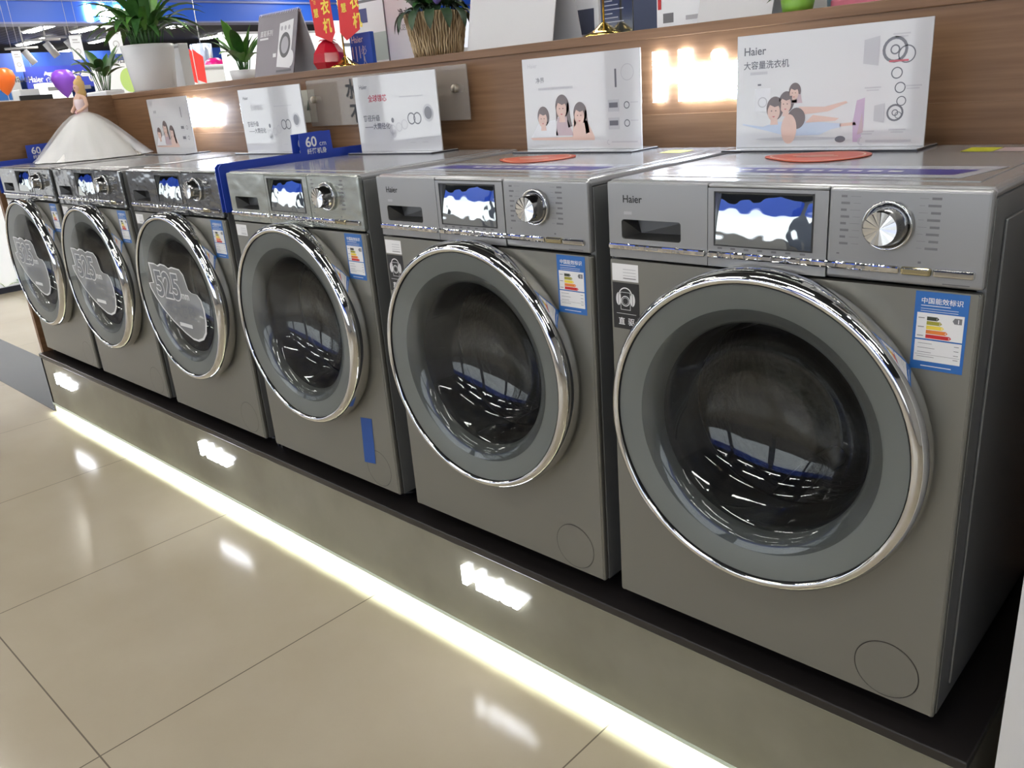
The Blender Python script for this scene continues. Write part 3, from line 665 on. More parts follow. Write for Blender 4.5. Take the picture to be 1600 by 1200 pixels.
skinned('body', ch, ed, [.020, .017, .022, .013, .007, .0165, .0135, .009, .0075, .006, .0045, .009, .0075, .006, .0045], SKIN, dl)
m = MB()
for s_ in (-1, 1): m.lathe([(.0006, -.002), (.0022, 0), (.0006, .002)], (s_ * .0062, -.0185, .288), 'y', 10)
m.build('eyes', INK, dl)
MB().lathe([(.0006, -.001), (.003, 0), (.0006, .001)], (0, -.0185, .276), 'y', 10).build('lips', RED, dl)
m = MB().lathe([(.0008, .026), (.012, .024), (.0205, .012), (.021, -.002), (.0185, -.016), (.021, -.032), (.018, -.045), (.008, -.05)], (0, .010, .299), 'z', 24, wave=lambda a_, t: 1 + .06 * sin(9 * a_)); m.lathe([(.0008, .02), (.009, .014), (.011, 0), (.009, -.01), (.0008, -.012)], (.004, .014, .318), 'z', 16)
m.build('hair', HAIR, dl)
m = MB().lathe([(.021, .172), (.0205, .19), (.0225, .205), (.0262, .222), (.0255, .238), (.0215, .243)], (0, -.001, 0), 'z', 28); m.build('bodice', mat('bodice_satin', (.72, .60, .62), .35), dl)
m = MB().lathe([(.014, .0), (.028, .006), (.0355, .012), (.030, .02)], (0, -.040, .186), 'y', 12, wave=lambda a_, t: .35 + .1 * sin(5 * a_)); m.build('bouquet', mat('pink_flowers', (.72, .42, .46), .6), dl)
TULLE = mat('tulle_white', (.80, .79, .77), .8)
m = MB().lathe([(.022, .188), (.045, .172), (.075, .146), (.108, .113), (.142, .078), (.175, .044), (.203, .016), (.222, .003)], (0, 0, 0), 'z', 120, wave=lambda a_, t: 1 + t * (.050 * sin(9 * a_) + .022 * sin(21 * a_ + 1) + .03 * sin(3 * a_)))
m.build('gown_skirt', TULLE, dl)
m = MB().lathe([(.024, .190), (.054, .178), (.088, .154), (.122, .122), (.157, .086), (.192, .048), (.220, .018), (.236, .005)], (0, 0, 0), 'z', 90, wave=lambda a_, t: 1 + t * (.035 * sin(8 * a_ + 2) + .02 * sin(17 * a_)))
m.build('gown_overlay', mat('tulle_sheer', (.82, .82, .82), .8, alpha=.30), dl)

# ------------------------------------------------------------------ white cabinet edge on the right
wc = empty('white_cabinet', (.42, .30, FLOOR), 'white cabinet side cut off by the right edge of the view', 'cabinet')
m = MB().box(.097, .75, -.03, .56, FLOOR, 1.6, .004); m.build('carcass', mat('cabinet_white', (.60, .60, .60), .4), wc, (.42, .30, FLOOR))
MB().box(.0965, .75, -.034, -.029, FLOOR + .05, 1.58).build('door', MATS['cabinet_white'], wc, (.42, .30, FLOOR))

# ------------------------------------------------------------------ things on the counter
def leaf(m, p, az, el, L, wd, droop, mi=0, seg=7):
    p = Vector(p); d = Vector((cos(az) * cos(el), sin(az) * cos(el), sin(el))); vs = []
    for i in range(seg + 1):
        t = i / seg; s_ = d.cross(Vector((0, 0, 1))); s_ = s_.normalized() if s_.length > 1e-3 else Vector((1, 0, 0))
        hw = wd * (sin(pi * min(1, t * .93 + .07)) ** .8) * (1 - .35 * t) * .5 + .0008
        up = s_.cross(d).normalized()
        vs += [p - s_ * hw + up * hw * .35, p.copy(), p + s_ * hw + up * hw * .35]
        d = (d + Vector((0, 0, -droop / seg))).normalized(); p = p + d * (L / seg)
    fs = []
    for i in range(seg):
        for k in (0, 1): fs.append([i * 3 + k, i * 3 + k + 1, (i + 1) * 3 + k + 1, (i + 1) * 3 + k])
    m.add(vs, fs, mi, True)
def foliage(n_, L, wd, el0, el1, droop, z, r0=.03, bright=.2, stem=.0):
    m = MB()
    for i in range(n_):
        az = i * 2.399 + random.uniform(-.3, .3); el = random.uniform(el0, el1); q = random.uniform(.7, 1.15)
        b0 = Vector((r0 * cos(az) * random.random(), r0 * sin(az) * random.random(), z)); b1 = b0 + Vector((cos(az) * .25, sin(az) * .25, 1)).normalized() * stem * q
        if stem: m.tube([b0, b1], .0022, 5)
        leaf(m, b1, az, el, L * q, wd * q, droop, 1 if random.random() < bright else 0)
    return m
def ledge(px, py, y=.70):
    p = at_y(px, py, y); return (p.x, y, TOPZ)
# large white pot
x, y, z = ledge(243, 135, .72); 
r = empty('potted_plant', (x, y, z), 'large white ribbed pot with a long-leaved green plant on the counter', 'potted plant')
MB().lathe([(.0008, 0), (.088, 0), (.094, .01), (.114, .182), (.116, .200), (.109, .200), (.105, .187), (.0008, .183)], seg=48, wave=lambda a_, t: 1 + .004 * sin(40 * a_)).build('pot', bump_noise(CERAMIC, 60, .1, (1, 1, 6)), r)
MB().lathe([(.1055, .186), (.06, .192), (.0008, .194)], seg=32).build('soil', SOIL, r)
foliage(64, .22, .046, .45, 1.45, 1.5, .186, .07, .18, .09).build('foliage', [LEAF, LEAF_L], r)
# small plant in white planter
x, y, z = ledge(165, 146, .80)
r = empty('small_planter', (x, y, z), 'low white glass planter with a small dark-leaved sprig, left of the large pot', 'potted plant')
MB().box(-.13, .13, -.05, .05, 0, .035, .006).build('planter', GLASSY_WHITE, r)
MB().box(-.12, .12, -.04, .04, .03, .037).build('soil', SOIL, r)
foliage(15, .16, .055, .3, 1.3, .6, .036, .03, .1, .10).build('foliage', [LEAF, LEAF_L], r)
# little plant beside the calendar
x, y, z = ledge(383, 117, .93)
r = empty('leafy_plant', (x, y, z), 'small white pot with upright bright green leaves beside the dark desk calendar', 'potted plant')
MB().lathe([(.0008, 0), (.055, 0), (.066, .055), (.060, .055), (.0008, .05)], seg=32).build('pot', CERAMIC, r)
foliage(22, .17, .05, .5, 1.45, .8, .05, .025, .75, .05).build('foliage', [LEAF, LEAF_L], r)
# upright white box behind the large pot
def simple_box(px, py, y, wx, dy, h, name, label, cat, m_, rz=0, bev=.003):
    x, y, z = ledge(px, py, y); r = empty(name, (x, y, z), label, cat, None, rz)
    MB().box(-wx / 2, wx / 2, -dy / 2, dy / 2, 0, h, bev).build('body', m_, r); return r
r = simple_box(288, 130, .92, .12, .05, .21, 'white_carton', 'narrow white carton just right of the large white pot', 'box', GLASSY_WHITE)
MB().box(-.06, .06, -.026, -.025, .19, .20).build('lid_seam', LIGHTINK, r)
# calendars
def calendar(px, py, y, wd, h, label, cover, rz=0, art=None, depth=.13):
    x, y, z = ledge(px, py, y); r = empty('desk_calendar', (x, y, z), label, 'calendar', 'desk calendars on the counter', rz)
    hd = depth / 2; T = .003
    m = MB(); m.add([(-wd / 2, -hd, 0), (wd / 2, -hd, 0), (wd / 2, -.004, h), (-wd / 2, -.004, h), (-wd / 2, -hd + T, 0), (wd / 2, -hd + T, 0), (wd / 2, -.004 + T, h), (-wd / 2, -.004 + T, h)], [[0, 1, 2, 3], [4, 5, 6, 7], [0, 1, 5, 4], [1, 2, 6, 5], [2, 3, 7, 6], [3, 0, 4, 7]]); m.build('front_pages', cover, r)
    m = MB(); m.add([(-wd / 2, hd, 0), (wd / 2, hd, 0), (wd / 2, .004, h), (-wd / 2, .004, h), (-wd / 2, hd - T, 0), (wd / 2, hd - T, 0), (wd / 2, .004 - T, h), (-wd / 2, .004 - T, h)], [[0, 1, 2, 3], [4, 5, 6, 7], [0, 1, 5, 4], [1, 2, 6, 5], [2, 3, 7, 6], [3, 0, 4, 7]]); m.build('back_board', mat('calendar_board', (.62, .63, .66), .5), r)
    m = MB().box(-wd / 2, wd / 2, -hd + .001, hd - .001, -.0002, .0018); m.build('base_board', MATS['calendar_board'], r)
    m = MB(); k = int(wd / .011)
    for i in range(k):
        u = -wd / 2 + (i + .5) * wd / k
        m.tube([(u + .001 * j, .007 * cos(j * pi / 4), h - .002 + .007 * sin(j * pi / 4)) for j in range(9)], .0009, 5)
    m.build('wire_binding', mat('wire_white', (.7, .7, .72), .3, .6), r)
    if art:
        mp = lambda u, q, hh: (u, -hd + (hd - .004) * q / h - .0006 - hh, q)
        m = MB(); art(m, mp, wd, h); m.build('cover_print', [mat('cal_white', (.62, .62, .64), .4), mat('cal_dark', (.02, .02, .03), .4), mat('cal_grey', (.30, .29, .33), .4)], r)
    return r
def cal_art(m, mp, wd, h):
    m.text('直驱系列', -wd * .42, h * .66, .022, mp, .0003, 0, .01); m.rect(-wd * .42, -wd * .2, h * .60, h * .63, mp, .0003, 0)
    m.poly([(wd * .06, h * .14), (wd * .40, h * .10), (wd * .42, h * .86), (wd * .08, h * .82)], mp, .0003, None, 0)
    m.ell(wd * .24, h * .47, wd * .135, h * .20, mp, .0006, 1); m.ell(wd * .24, h * .47, wd * .09, h * .135, mp, .0009, 2)
    for k in range(3): m.ell(wd * (.14 + k * .09), h * .74, .007, .008, mp, .0006, 2)
    m.rect(-wd * .05, wd * .03, h * .30, h * .36, mp, .0003, 0); m.rect(wd * .06, wd * .44, h * .05, h * .085, mp, .0003, 1); m.ell(wd * .40, h * .25, .02, .028, mp, .0007, 0)
calendar(450, 111, .70, .265, .215, 'dark spiral-bound desk calendar picturing a white washing machine', mat('calendar_cover', (.14, .12, .15), .4), 0, cal_art, .13)
calendar(818, 74, .72, .325, .27, 'blank pale desk calendar right of the flower basket, larger of the pale ones', mat('calendar_blank', (.60, .60, .61), .5), 0, None, .13)
calendar(1168, 27, .78, .19, .22, 'pale grey blank desk calendar cut by the top edge, left of the yellow flowers', MATS['calendar_blank'], 0, None, .14)
# red glossy ornament
x, y, z = ledge(517, 105, .70)
r = empty('red_ornament', (x, y, z), 'shiny faceted red ornament beside the gold flag stand', 'ornament')
MB().lathe([(.0008, 0), (.048, .0), (.062, .025), (.056, .055), (.034, .085), (.012, .10), (.0008, .102)], seg=7, smooth=False).build('body', mat('ruby_red', (.50, .01, .03), .12, coat=1), r)
m = MB()
for k in range(5):
    leaf(m, (0, 0, .095), k * 1.26, .5, .035, .022, 1.0)
m.build('crown_petals', mat('petal_pink', (.62, .10, .14), .4), r)
# flag stands
def flag_stand(px, py, y, h, label, flags=True):
    x, y, z = ledge(px, py, y); r = empty('flag_stand', (x, y, z), label, 'flag stand', 'gold flag stands on the counter')
    MB().lathe([(.0008, 0), (.052, 0), (.054, .006), (.040, .012), (.022, .022), (.009, .034), (.0008, .036)], seg=32).build('base', GOLD, r)
    MB().tube([(0, 0, .03), (0, 0, h)], .003, 8).build('pole', GOLD, r)
    MB().tube([(0, .0, h - .01), (-.13, 0, h)], .002, 6).build('left_arm', GOLD, r); MB().tube([(0, 0, h - .01), (.13, 0, h)], .002, 6).build('right_arm', GOLD, r)
    return r
fl = flag_stand(541, 104, .68, .44, 'gold flag stand with two red pennants between the calendar and the basket')
for (u0, u1, zb, zt, txt) in ((-.150, -.035, .115, .43, '洗衣机'), (.012, .122, .112, .43, '洗衣机')):
    s = 1 if u0 < 0 else 1; cxp = (u0 + u1) / 2; sh = -.02 if u0 > 0 else .012
    m = MB(); tip = zb - .028; 
    m.poly([(u0 - sh, zt), (u1 - sh, zt), (u1 + sh * .6, zb), (u1 - .02, tip) if u0 < 0 else (u0 + .02, tip), (u0 + sh * .6, zb)][:5], lambda u, q, h_: (u, -.006 - h_, q), 0, .0008)
    pn = m.build('pennant', PENNANT, fl)
    m = MB(); mp = lambda u, q, h_: (u, -.0070 - h_, q)
    for i, chx in enumerate(txt): m.text(chx, cxp + .004 + .004 * i * (1 if u0 > 0 else -.2), .238 - i * .058, .048, mp, .0003, 0, .03)
    for i, chx in enumerate('智慧'): m.text(chx, cxp - .044, .215 - i * .042, .030, mp, .0003, 0, .02)
    m.build('lettering', YELLOW, pn)
flag_stand(944, 54, .70, .36, 'gold flag stand beside the small black acrylic card')
# blue upright card
x, y, z = ledge(570, 100, .78); r = empty('blue_card', (x, y, z), 'upright blue card with white lettering right of the red pennants', 'card')
MB().box(-.060, .060, -.008, .008, 0, .112, .002).build('card', mat('card_bright_blue', (.02, .10, .55), .4), r)
m = MB().text('Haier', -.050, .082, .030, front(-.0085), .0003, 0, .01)
for k in range(4): m.rect(-.05 + k * .02, -.045 + k * .02, .030 - .01 * (k % 2), .070, front(-.0085), .0003)
m.text('必', .0, .044, .032, front(-.0085), .0003); m.text('人', .0, .008, .032, front(-.0085), .0003)
m.build('lettering', WHITE, r)
# white framed board behind
x, y, z = ledge(600, 100, 1.02); r = empty('white_picture_board', (x, y, z), 'white board with a pale kitchen picture between the blue card and the lettered board', 'board')
MB().box(-.16, .16, -.006, .006, 0, .30, .002).build('board', GLASSY_WHITE, r)
m = MB(); m.rect(-.12, .12, .03, .13, front(-.0062), .0003, 0); m.rect(-.13, -.06, .17, .22, front(-.0062), .0003, 1); m.rect(-.14, .12, .24, .25, front(-.0062), .0003, 2); m.build('picture', [mat('pic_grey_green', (.42, .50, .48), .5), mat('pic_navy', (.06, .07, .22), .5), GREYINK], r)
# lettered white board
x, y, z = ledge(633, 95, .86); r = empty('lettered_board', (x, y, z), 'tall white board with black lettering partly behind the flower basket', 'board')
MB().box(-.075, .075, -.004, .004, 0, .36, .0015).build('board', GLASSY_WHITE, r)
m = MB().text('净水', -.005, .150, .030, front(-.0045), .0003, 0, .015); m.text('从这里', -.015, .108, .022, front(-.0045), .0003, 1); m.build('lettering', [INK, GREYINK], r)
MB().box(-.079, -.074, -.006, .006, 0, .36).build('dark_edge', GREYINK, r)
# flower basket
x, y, z = ledge(686, 87, .73); r = empty('flower_basket', (x, y, z), 'tapered straw basket full of dark leaves and blue flowers on the counter', 'basket'); r.scale = (.78, .78, .78)
WICK = noise_tint(mat('wicker', (.42, .32, .17), .7), (.32, .22, .11), (.66, .53, .34), 60, 3, (1, 1, .25), .5)
m = MB().lathe([(.0008, 0), (.088, 0), (.092, .01), (.118, .145), (.124, .165), (.114, .165), (.084, .02), (.0008, .015)], seg=48)
m.build('basket', mat('wicker_core', (.20, .14, .07), .8), r)
m = MB()
for i in range(64):
    a0 = 2 * pi * i / 64; pts = []
    for k in range(8):
        t = k / 7; rr = .093 + .029 * t + .003 * ((i + k) % 2); aa = a0 + random.uniform(-.03, .03)
        pts.append((rr * cos(aa), rr * sin(aa), .004 + .16 * t))
    m.tube(pts, .0032, 5)
m.build('straw_weave', WICK, r)
m = foliage(60, .085, .05, .1, 1.4, 1.2, .16, .10, .15, .03)
for i in range(14):
    az = i * .45; leaf(m, (.11 * cos(az), .11 * sin(az), .17), az, .3, .10, .045, 3.0, 0)
m.build('foliage', [noise_tint(mat('leaf_dark', (.02, .05, .02), .5), (.012, .035, .018), (.04, .085, .035), 20), LEAF], r)
def blossom(px, py, dx, dy, dz, s, m_, name='blossom'):
    m = MB()
    for k in range(9): leaf(m, (dx, dy, dz), k * 2.4, .35 + .1 * k, s, s * .9, -.6, 0, 5)
    m.build(name, m_, r)
BLF = mat('petal_blue', (.03, .06, .42), .5)
blossom(0, 0, .005, -.105, .215, .05, BLF); blossom(0, 0, .095, -.07, .185, .032, mat('petal_violet', (.25, .2, .55), .5)); blossom(0, 0, -.06, -.03, .26, .045, BLF); blossom(0, 0, .05, -.02, .30, .045, BLF)
blossom(0, 0, -.03, -.105, .155, .028, mat('petal_pale', (.30, .40, .42), .5))
# plant and photo right of the big calendar
x, y, z = ledge(912, 52, .86); r = empty('photo_block', (x, y, z), 'small white block with a dark photo, just right of the pale desk calendar', 'photo')
MB().box(-.07, .07, -.02, .02, 0, .16, .003).build('block', GLASSY_WHITE, r); MB().box(-.05, .055, -.022, -.0195, .02, .085).build('photo', mat('photo_dark', (.05, .06, .10), .4), r)
MB().box(-.07, .07, -.022, -.0195, .125, .16).build('violet_band', mat('violet_print', (.30, .05, .55), .5), r)
x, y, z = ledge(903, 50, 1.0); r = empty('sprig_plant', (x, y, z), 'small green sprig in a pale cup behind the pale desk calendar', 'potted plant')
MB().lathe([(.0008, 0), (.03, 0), (.034, .05), (.0008, .048)], seg=20).build('cup', CERAMIC, r); foliage(10, .10, .04, .7, 1.4, .5, .045, .01, .6, .03).build('foliage', [LEAF, LEAF_L], r)
# black acrylic card
x, y, z = ledge(965, 50, .74); r = empty('black_card', (x, y, z), 'small glossy black card printed with white lines beside the gold base', 'card')
MB().box(-.05, .05, -.003, .003, 0, .110, .001).build('card', mat('black_acrylic', (.045, .05, .05), .1, coat=1), r)
m = MB()
for k in range(7): m.rect(-.042, -.012 + .035 * ((k * 7) % 3) / 2, .085 - k * .010, .0875 - k * .010, front(-.0032), .0003)
m.build('printed_lines', LIGHTINK, r)
# dark screen
x, y, z = ledge(1018, 44, 1.02); r = empty('dark_screen', (x, y, z), 'slate-coloured tablet screen standing behind the black card', 'screen')
MB().box(-.15, .15, -.012, .012, 0, .24, .004).build('casing', mat('slate_case', (.05, .06, .11), .3), r)
m = MB(); m.rect(-.14, .14, .02, .13, front(-.0125), .0003, 0); m.rect(-.14, .14, .13, .23, front(-.0125), .0003, 1)
for k in range(18): m.rect(-.13 + k * .0145, -.122 + k * .0145, .145 + .01 * (k % 3), .17 + .01 * (k % 2), front(-.0125), .0006, 2)
m.build('picture', [mat('slate_blue', (.09, .11, .19), .3), mat('slate_dark', (.03, .03, .06), .3), LIGHTINK], r)
# white cartons
r = simple_box(1078, 38, .80, .13, .10, .17, 'white_box', 'white product box with a small dark mark, right of the dark screen', 'box', GLASSY_WHITE)
m = MB(); m.rect(-.045, -.015, .018, .040, front(-.0505), .0003, 0); m.rect(.02, .055, .02, .03, front(-.0505), .0003, 1); m.rect(-.06, -.05, .05, .075, front(-.0505), .0003, 2); m.build('printed_marks', [GREYINK, LIGHTINK, RED], r)
# yellow flowers
x, y, z = ledge(1246, 18, .70); r = empty('yellow_flowers', (x, y, z), 'green pot of bright yellow flowers at the top edge of the view', 'potted plant')
MB().lathe([(.0008, 0), (.03, 0), (.036, .03), (.0008, .028)], seg=20).build('pot', mat('lime_pot', (.20, .42, .05), .4), r)
m = foliage(16, .05, .025, .2, 1.2, .8, .028, .02, .9, .01); m.build('foliage', [LEAF, LEAF_L], r)
YF_ = mat('petal_yellow', (.80, .60, .02), .5)
for (dx, dy, dz) in ((-.028, -.02, .05), (0, -.03, .055), (.02, -.01, .06), (.045, -.02, .048)): blossom(0, 0, dx, dy, dz, .024, YF_)
x, y, z = ledge(1312, 10, .82); r = empty('glass_tumbler', (x, y, z), 'small blue tumbler right of the yellow flowers at the top edge', 'tumbler')
MB().lathe([(.0008, 0), (.026, 0), (.03, .07), (.027, .07), (.024, .004), (.0008, .004)], seg=24).build('cup', mat('tumbler_blue', (.25, .40, .52), .15), r); MB().lathe([(.0302, .05), (.0304, .056)], seg=24).build('rim_band', BLUE, r)
x, y, z = ledge(1352, 8, .78); r = empty('pink_tray', (x, y, z), 'flat pink tray lying on the counter above the nearest stand', 'tray')
MB().box(-.06, .06, -.04, .04, 0, .022, .004).build('tray', mat('tray_pink', (.62, .16, .22), .4), r); MB().box(-.05, .05, -.03, .03, .022, .026).build('liner', WHITE, r)

# ------------------------------------------------------------------ the hall beyond
FX = -14.3
hd = empty('blue_fascia', (FX, 6, 2.4), 'wide blue overhead fascia hanging below the ceiling across the hall', 'fascia')
fo = (FX, 6, 2.4)
FAS = mat('fascia_blue', (.03, .11, .52), .4, spec=.4, emit=(.03, .13, .75), es=.2)  # faint emission put into the blue to brighten the fascia
MB().box(FX - .4, FX, 1.5, 14, 2.40, CEIL).build('panel', FAS, hd, fo)
MB().box(FX - .42, FX + .02, 1.5, 14, 2.385, 2.41).build('lower_trim', mat('fascia_trim', (.22, .26, .50), .4), hd, fo)
MB().box(FX, FX + .05, 1.5, 14, 2.70, 2.73).build('upper_trim', MATS['fascia_trim'], hd, fo)
vs, fs = text_mesh('Haier', .05, 'LEFT', .0, .92); m = MB(); s = .95 / max(v[0] for v in vs)
m.add([(FX + .03, 4.74 + v[0] * s, 2.43 + v[1] * .33) for v in vs], fs); m.add([(FX + .002, 4.74 + v[0] * s, 2.43 + v[1] * .33) for v in vs], fs)
tag(m.build('fascia_sign', SIGNW, None, (FX + .003, 5.2, 2.5)), 'bright white lit lettering on the blue overhead fascia, top left', 'sign')
# inner blue header further back
h2 = MB().box(-25.2, -25, 1, 16, 2.05, 2.72); tag(h2.build('blue_header', bluewall, None, (-25, 8, 2.4)), 'darker blue header band farther back under the ceiling', 'fascia')
p0 = at_x(40, 122, -24); p1 = at_x(142, 108, -24)
r = empty('blue_banner', (-24, (p0.y + p1.y) / 2, 1.8), 'blue banner with white lettering across the far end of the hall', 'banner')
bo = (-24, (p0.y + p1.y) / 2, 1.8)
MB().box(-24.06, -24, p0.y, p1.y + .1, 1.78, 2.32).build('board', mat('banner_blue', (.03, .05, .42), .5), r, bo)
for yy in (p0.y + .2, p1.y - .2): MB().tube([(-24.03, yy, 2.3), (-24.03, yy, CEIL)], .006, 5).build('hanging_rod', HOUSING, r, bo)
m = MB().text('智能空气', p0.y + .45, 1.93, .30, east(-24), .004, 0, .03); m.text('Haier', p0.y + .05, 1.95, .2, east(-24), .004, 0, .02, sx=.8); m.text('解决方案', p0.y + 1.55 + .05, 1.93, .22, east(-24), .004, 0, .02); m.build('lettering', WHITE, r, bo)
# pale display counters below the banner
def far_box(px0, py0, px1, py1, X, name, label, cat, m_, depth=.4, group=None, floor=True):
    a0 = at_x(px0, py0, X); a1 = at_x(px1, py1, X); z1 = max(a0.z, a1.z); z0 = FLOOR if floor else min(a0.z, a1.z)
    r = empty(name, (X - depth / 2, (a0.y + a1.y) / 2, z0), label, cat, group)
    MB().box(X - depth, X, min(a0.y, a1.y), max(a0.y, a1.y), z0, z1, .01).build('body', m_, r, r.location); return r, a0, a1, z1
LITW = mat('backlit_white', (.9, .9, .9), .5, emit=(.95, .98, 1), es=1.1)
r, a0, a1, z1 = far_box(-30, 122, 40, 160, -18, 'display_cabinet', 'white display cabinet with black logo lettering at the far left', 'cabinet', GLASSY_WHITE)
m = MB().text('Haier', at_x(16, 128, -18).y, at_x(16, 129, -18).z, .17, east(-18), .004, 0, .01); m.build('lettering', GREYINK, r, r.location)
p = at_x(10, 146, -18); MB().box(-18, -17.98, p.y - .45, p.y + .08, p.z - .12, p.z + .06).build('blue_panel', mat('panel_sky_blue', (.05, .20, .62), .4), r, r.location)
r, a0, a1, z1 = far_box(30, 140, 66, 160, -16, 'white_counter', 'white counter with a dark slot, right of the far white display cabinet', 'counter', GLASSY_WHITE)
p = at_x(30, 152, -16); MB().box(-16, -15.95, p.y, p.y + .52, p.z - .10, p.z + .02).build('dark_slot', BLACK, r, r.location)
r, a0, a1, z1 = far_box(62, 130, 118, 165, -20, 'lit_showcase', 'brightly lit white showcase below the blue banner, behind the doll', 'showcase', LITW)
p = at_x(75, 140, -20); MB().box(-20, -19.98, p.y, p.y + .9, p.z - .03, p.z + .05).build('product_row', LIGHTINK, r, r.location)
r, a0, a1, z1 = far_box(142, 96, 212, 160, -9, 'poster_board', 'large white poster board with black lettering behind the small planter', 'board', GLASSY_WHITE, .06)
p = at_x(170, 98, -9); m = MB().text('清洁 智能 护衣', p.y, p.z, .085, east(-9), .003, 0, .02)
p = at_x(203, 125, -9); m.ell(p.y, p.z, .10, .12, east(-9), .003, 1)
m.build('print', [GREYINK, mat('apple_green', (.45, .62, .18), .5)], r, r.location)
r, a0, a1, z1 = far_box(346, 50, 520, 125, -7, 'white_partition', 'bright white partition panel behind the leafy plant and dark calendar', 'partition', mat('partition_white', (.86, .88, .88), .5, emit=(.9, 1, .97), es=.55), .08)  # emission stands in for hall light falling on the panel
MB().box(-7.0, -6.99, a0.y, a1.y, z1 - .02, z1).build('top_trim', LIGHTINK, r, r.location)
r, a0, a1, z1 = far_box(520, 32, 640, 110, -7.4, 'white_shelf_unit', 'white shelving unit behind the red pennants and blue card', 'shelf', mat('shelf_white', (.82, .85, .88), .5, emit=(.9, .96, 1), es=.35), .25)  # faint emission stands in for hall light on the shelves
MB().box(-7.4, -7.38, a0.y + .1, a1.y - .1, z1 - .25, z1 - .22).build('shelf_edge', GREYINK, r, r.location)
r, a0, a1, z1 = far_box(700, 20, 800, 110, -6.0, 'pale_display_unit', 'pale blue-white display unit behind the flower basket', 'display unit', mat('display_pale', (.70, .75, .86), .4, emit=(.9, .95, 1), es=.35), .3)  # faint emission stands in for light on this unit
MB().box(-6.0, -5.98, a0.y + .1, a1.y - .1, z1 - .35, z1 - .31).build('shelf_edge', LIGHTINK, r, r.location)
r, a0, a1, z1 = far_box(880, -10, 1130, 60, -3.2, 'lilac_display_unit', 'lilac and white display unit behind the black card and screen', 'display unit', mat('display_lilac', (.62, .62, .78), .4, emit=(.9, .9, 1), es=.25), .3)  # slight glow in the material stands in for hall light
MB().box(-3.2, -3.18, a0.y + .1, a1.y - .1, z1 - .30, z1 - .27).build('shelf_edge', LIGHTINK, r, r.location)
r, a0, a1, z1 = far_box(1130, -30, 1420, 40, -2.0, 'cream_display_unit', 'pale display unit behind the yellow flowers at the top edge', 'display unit', mat('display_cream', (.72, .74, .76), .4), .3)
MB().box(-2.0, -1.98, a0.y + .1, a1.y - .1, z1 - .30, z1 - .27).build('shelf_edge', LIGHTINK, r, r.location)
# washing machine shape, flags and balloons down the hall
r, a0, a1, z1 = far_box(300, 102, 358, 125, -10.5, 'white_display_table', 'white display table behind the red flags', 'table', GLASSY_WHITE)
MB().box(-10.5, -10.48, a0.y, a1.y, z1 - .05, z1 - .03).build('table_edge', LIGHTINK, r, r.location)
p = at_x(316, 85, -12.5); r = empty('silver_jug', (-12.5, p.y, p.z), 'rounded silver water jug shape hanging behind the large pot', 'display piece')
MB().lathe([(.0008, -.24), (.10, -.22), (.15, -.1), (.16, .14), (.14, .15), (.0008, .15)], seg=24).build('body', mat('jug_silver', (.45, .52, .68), .25, .3), r, (0, 0, 0)); MB().tube([(0, 0, .13), (0, 0, CEIL - p.z)], .006, 5).build('hanging_wire', HOUSING, r); MB().tube([(.16, 0, .1), (.24, 0, .05), (.24, 0, -.1), (.14, 0, -.14)], .02, 8).build('handle', HOUSING, r)
for k, (px, py, GX) in enumerate(((295, 125, -9.3), (303, 122, -9.6), (309, 125, -9.0))):
    p = at_x(px, py, GX); r = empty('red_flag', (GX, p.y, p.z - .1), ('small red flag just right of the large white pot', 'small red flag in the middle of the trio near the large pot', 'small red flag at the right of the trio near the large pot')[k], 'flag', 'small red flags down the hall')
    MB().tube([(0, 0, FLOOR - p.z + .1), (0, 0, .42)], .006, 6).build('stick', HOUSING, r); m = MB().poly([(0, .1), (.10, .06), (.11, .34), (0, .42)], lambda u, q, h: (.004 + h, u, q), 0, .004); m.build('cloth', mat('flag_red', (.75, .04, .03), .5), r)
for (px, py, X, rad, colr, lab) in ((100, 128, -12, .15, (.22, .06, .55), 'purple heart-shaped balloon behind the doll head'), (6, 125, -12, .14, (.85, .16, .02), 'orange balloon at the left edge of the view'), (337, 108, -11, .14, (.70, .01, .22), 'magenta balloon between the large pot and the leafy plant')):
    p = at_x(px, py, X); r = empty('balloon', (X, p.y, p.z), lab, 'balloon')
    MB().lathe([(.0008, -rad * 1.35), (rad * .35, -rad * 1.0), (rad * .8, -rad * .35), (rad, rad * .25), (rad * .85, rad * .75), (rad * .45, rad * 1.0), (.0008, rad * 1.02)], seg=28).build('skin', mat('balloon_%d' % px, colr, .3), r); MB().tube([(0, 0, -rad * 1.33), (.02, 0, -rad * 2.2), (0, .01, FLOOR - p.z + .01)], .004, 5).build('string', HOUSING, r)
# hanging tags
for k, (ax, ay, bx, by, X) in enumerate(((17, 80, 60, 112, -12), (107, 56, 134, 93, -10), (164, 40, 195, 84, -9))):
    a0 = at_x(ax, ay, X); a1 = at_x(bx if k else 40, by, X); r = empty('hanging_tag', (X, (a0.y + a1.y) / 2, a1.z), ('small white printed tag hanging farthest left in the hall', 'white printed tag hanging in the middle of the three tags', 'white printed tag hanging nearest the large pot')[k], 'hanging sign', 'white tags hanging in the hall')
    h = a0.z - a1.z; wd = abs(a1.y - a0.y)
    MB().box(-.006, .006, -wd / 2, wd / 2, 0, h, .002).build('card', mat('tag_white', (.78, .80, .84), .5), r)
    m = MB(); ea = east(.0065); m.ring(0, h * .35, wd * .18, wd * .24, ea, .001, 0, 20); m.rect(-wd * .3, wd * .3, h * .7, h * .74, ea, .001); m.rect(-wd * .3, wd * .15, h * .8, h * .86, ea, .001); m.build('print', LIGHTINK, r)
    for s_ in (-1, 1): MB().tube([(0, s_ * wd * .4, h), (0, s_ * wd * .4, CEIL - a1.z - .01)], .002, 5).build('string', HOUSING, r)
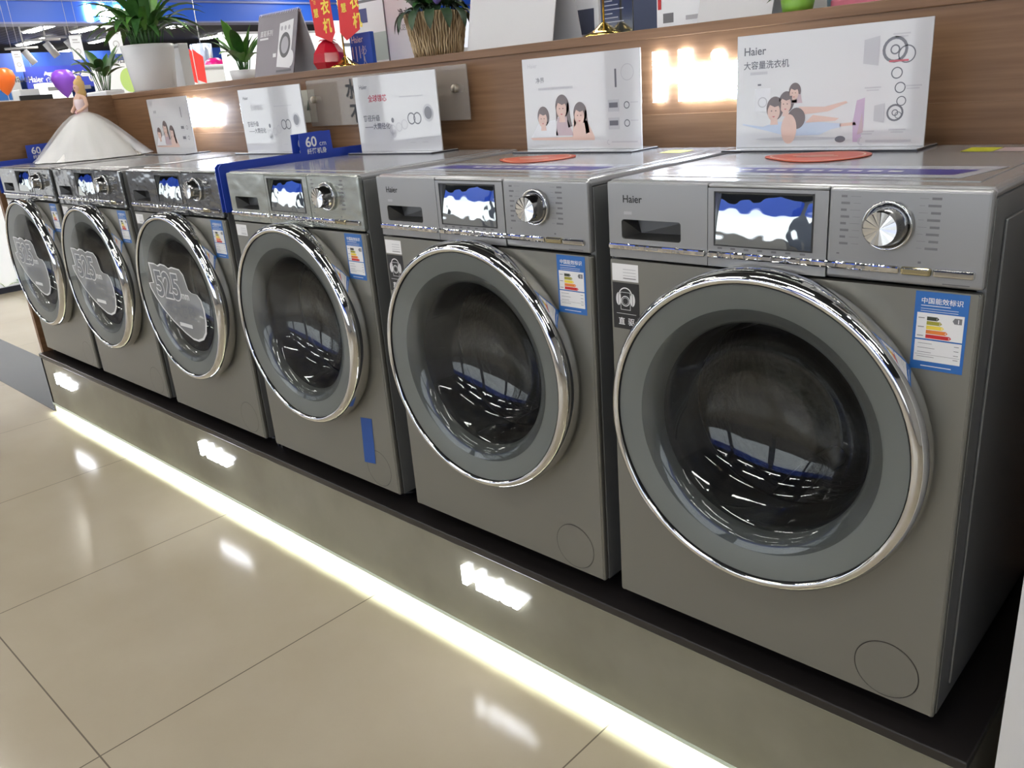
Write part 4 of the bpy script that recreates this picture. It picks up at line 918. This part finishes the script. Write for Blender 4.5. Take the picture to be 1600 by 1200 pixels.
# track spotlights
for k, (px, py, SX) in enumerate(((75, 76, -17), (41, 88, -18.5), (108, 72, -16))):
    p = at_x(px, py, SX); r = empty('track_spotlight', (SX, p.y, CEIL), ('white track spotlight left of centre among the hall lights', 'white track spotlight beside the farthest left hanging tag', 'white track spotlight just behind the middle hanging tag')[k], 'spotlight', 'track spotlights down the hall')
    zz = p.z - CEIL; MB().tube([(0, 0, -.01), (0, 0, zz + .1)], .015, 8).build('stem', HOUSING, r); MB().tube([(0, -.35, zz + .14), (0, .25, zz + .16)], .022, 8).build('track', mat('track_white', (.7, .7, .72), .4), r)
    MB().tube([(0, -.02, zz + .1), (.03, .12, zz - .14)], .065, 14).build('head', mat('track_white'), r)
# glowing low light box at the left
r = empty('light_box', (-7.6, .6, FLOOR), 'glowing white light box with a green grass strip beyond the left end of the row', 'light box')
lo = (-7.6, .6, FLOOR)
MB().box(-7.8, -7.4, -1.5, 1.5, FLOOR + .045, .70, .01).build('lit_body', mat('lightbox_white', (.85, .87, .9), .5, emit=(.92, .96, 1), es=.35), r, lo)
MB().box(-7.82, -7.39, -1.52, 1.52, FLOOR, FLOOR + .045).build('dark_base', mat('lightbox_base', (.02, .025, .04), .4), r, lo)
m = MB(); 
for i in range(150):
    yy = random.uniform(-1.45, 1.45); leaf(m, (-7.397, yy, FLOOR + .05), random.uniform(-.6, .6) + pi / 2 * random.choice((-1, 1)), random.uniform(.5, 1.4), random.uniform(.05, .12), .03, .8, random.randint(0, 1), 4)
m.build('grass_print', [LEAF_L, mat('grass_pale', (.5, .6, .25), .6)], r, lo)

# ------------------------------------------------------------------ unseen lit cases across the aisle, added behind the camera for reflections
for k, (x0, x1) in enumerate(((-20.5, -17.5), (-16.8, -14.2), (-13.6, -11.2), (-10.6, -8.0), (-7.5, -5.0), (-4.6, -2.1), (-1.7, .8), (1.2, 3.6))):
    r = empty('reflection_case', ((x0 + x1) / 2, -4.6, FLOOR), 'unseen lit display case added across the aisle for reflections', 'display case', 'display cases added for reflections')
    o = ((x0 + x1) / 2, -4.6, FLOOR)
    MB().box(x0, x1, -4.9, -4.3, FLOOR, .35, .01).build('plinth', mat('case_grey', (.35, .35, .38), .4), r, o)
    MB().box(x0, x1, -4.9, -4.8, .35, 1.5, .01).build('lit_back', mat('case_lit', (.85, .88, .9), .5, emit=(.88, .95, 1), es=1.6 if k % 2 == 0 else .5), r, o)
    MB().box(x0, x1, -4.95, -4.5, 1.5, 2.0, .01).build('header', mat('case_header', (.03, .10, .50), .4, emit=(.05, .12, .9), es=.35), r, o)
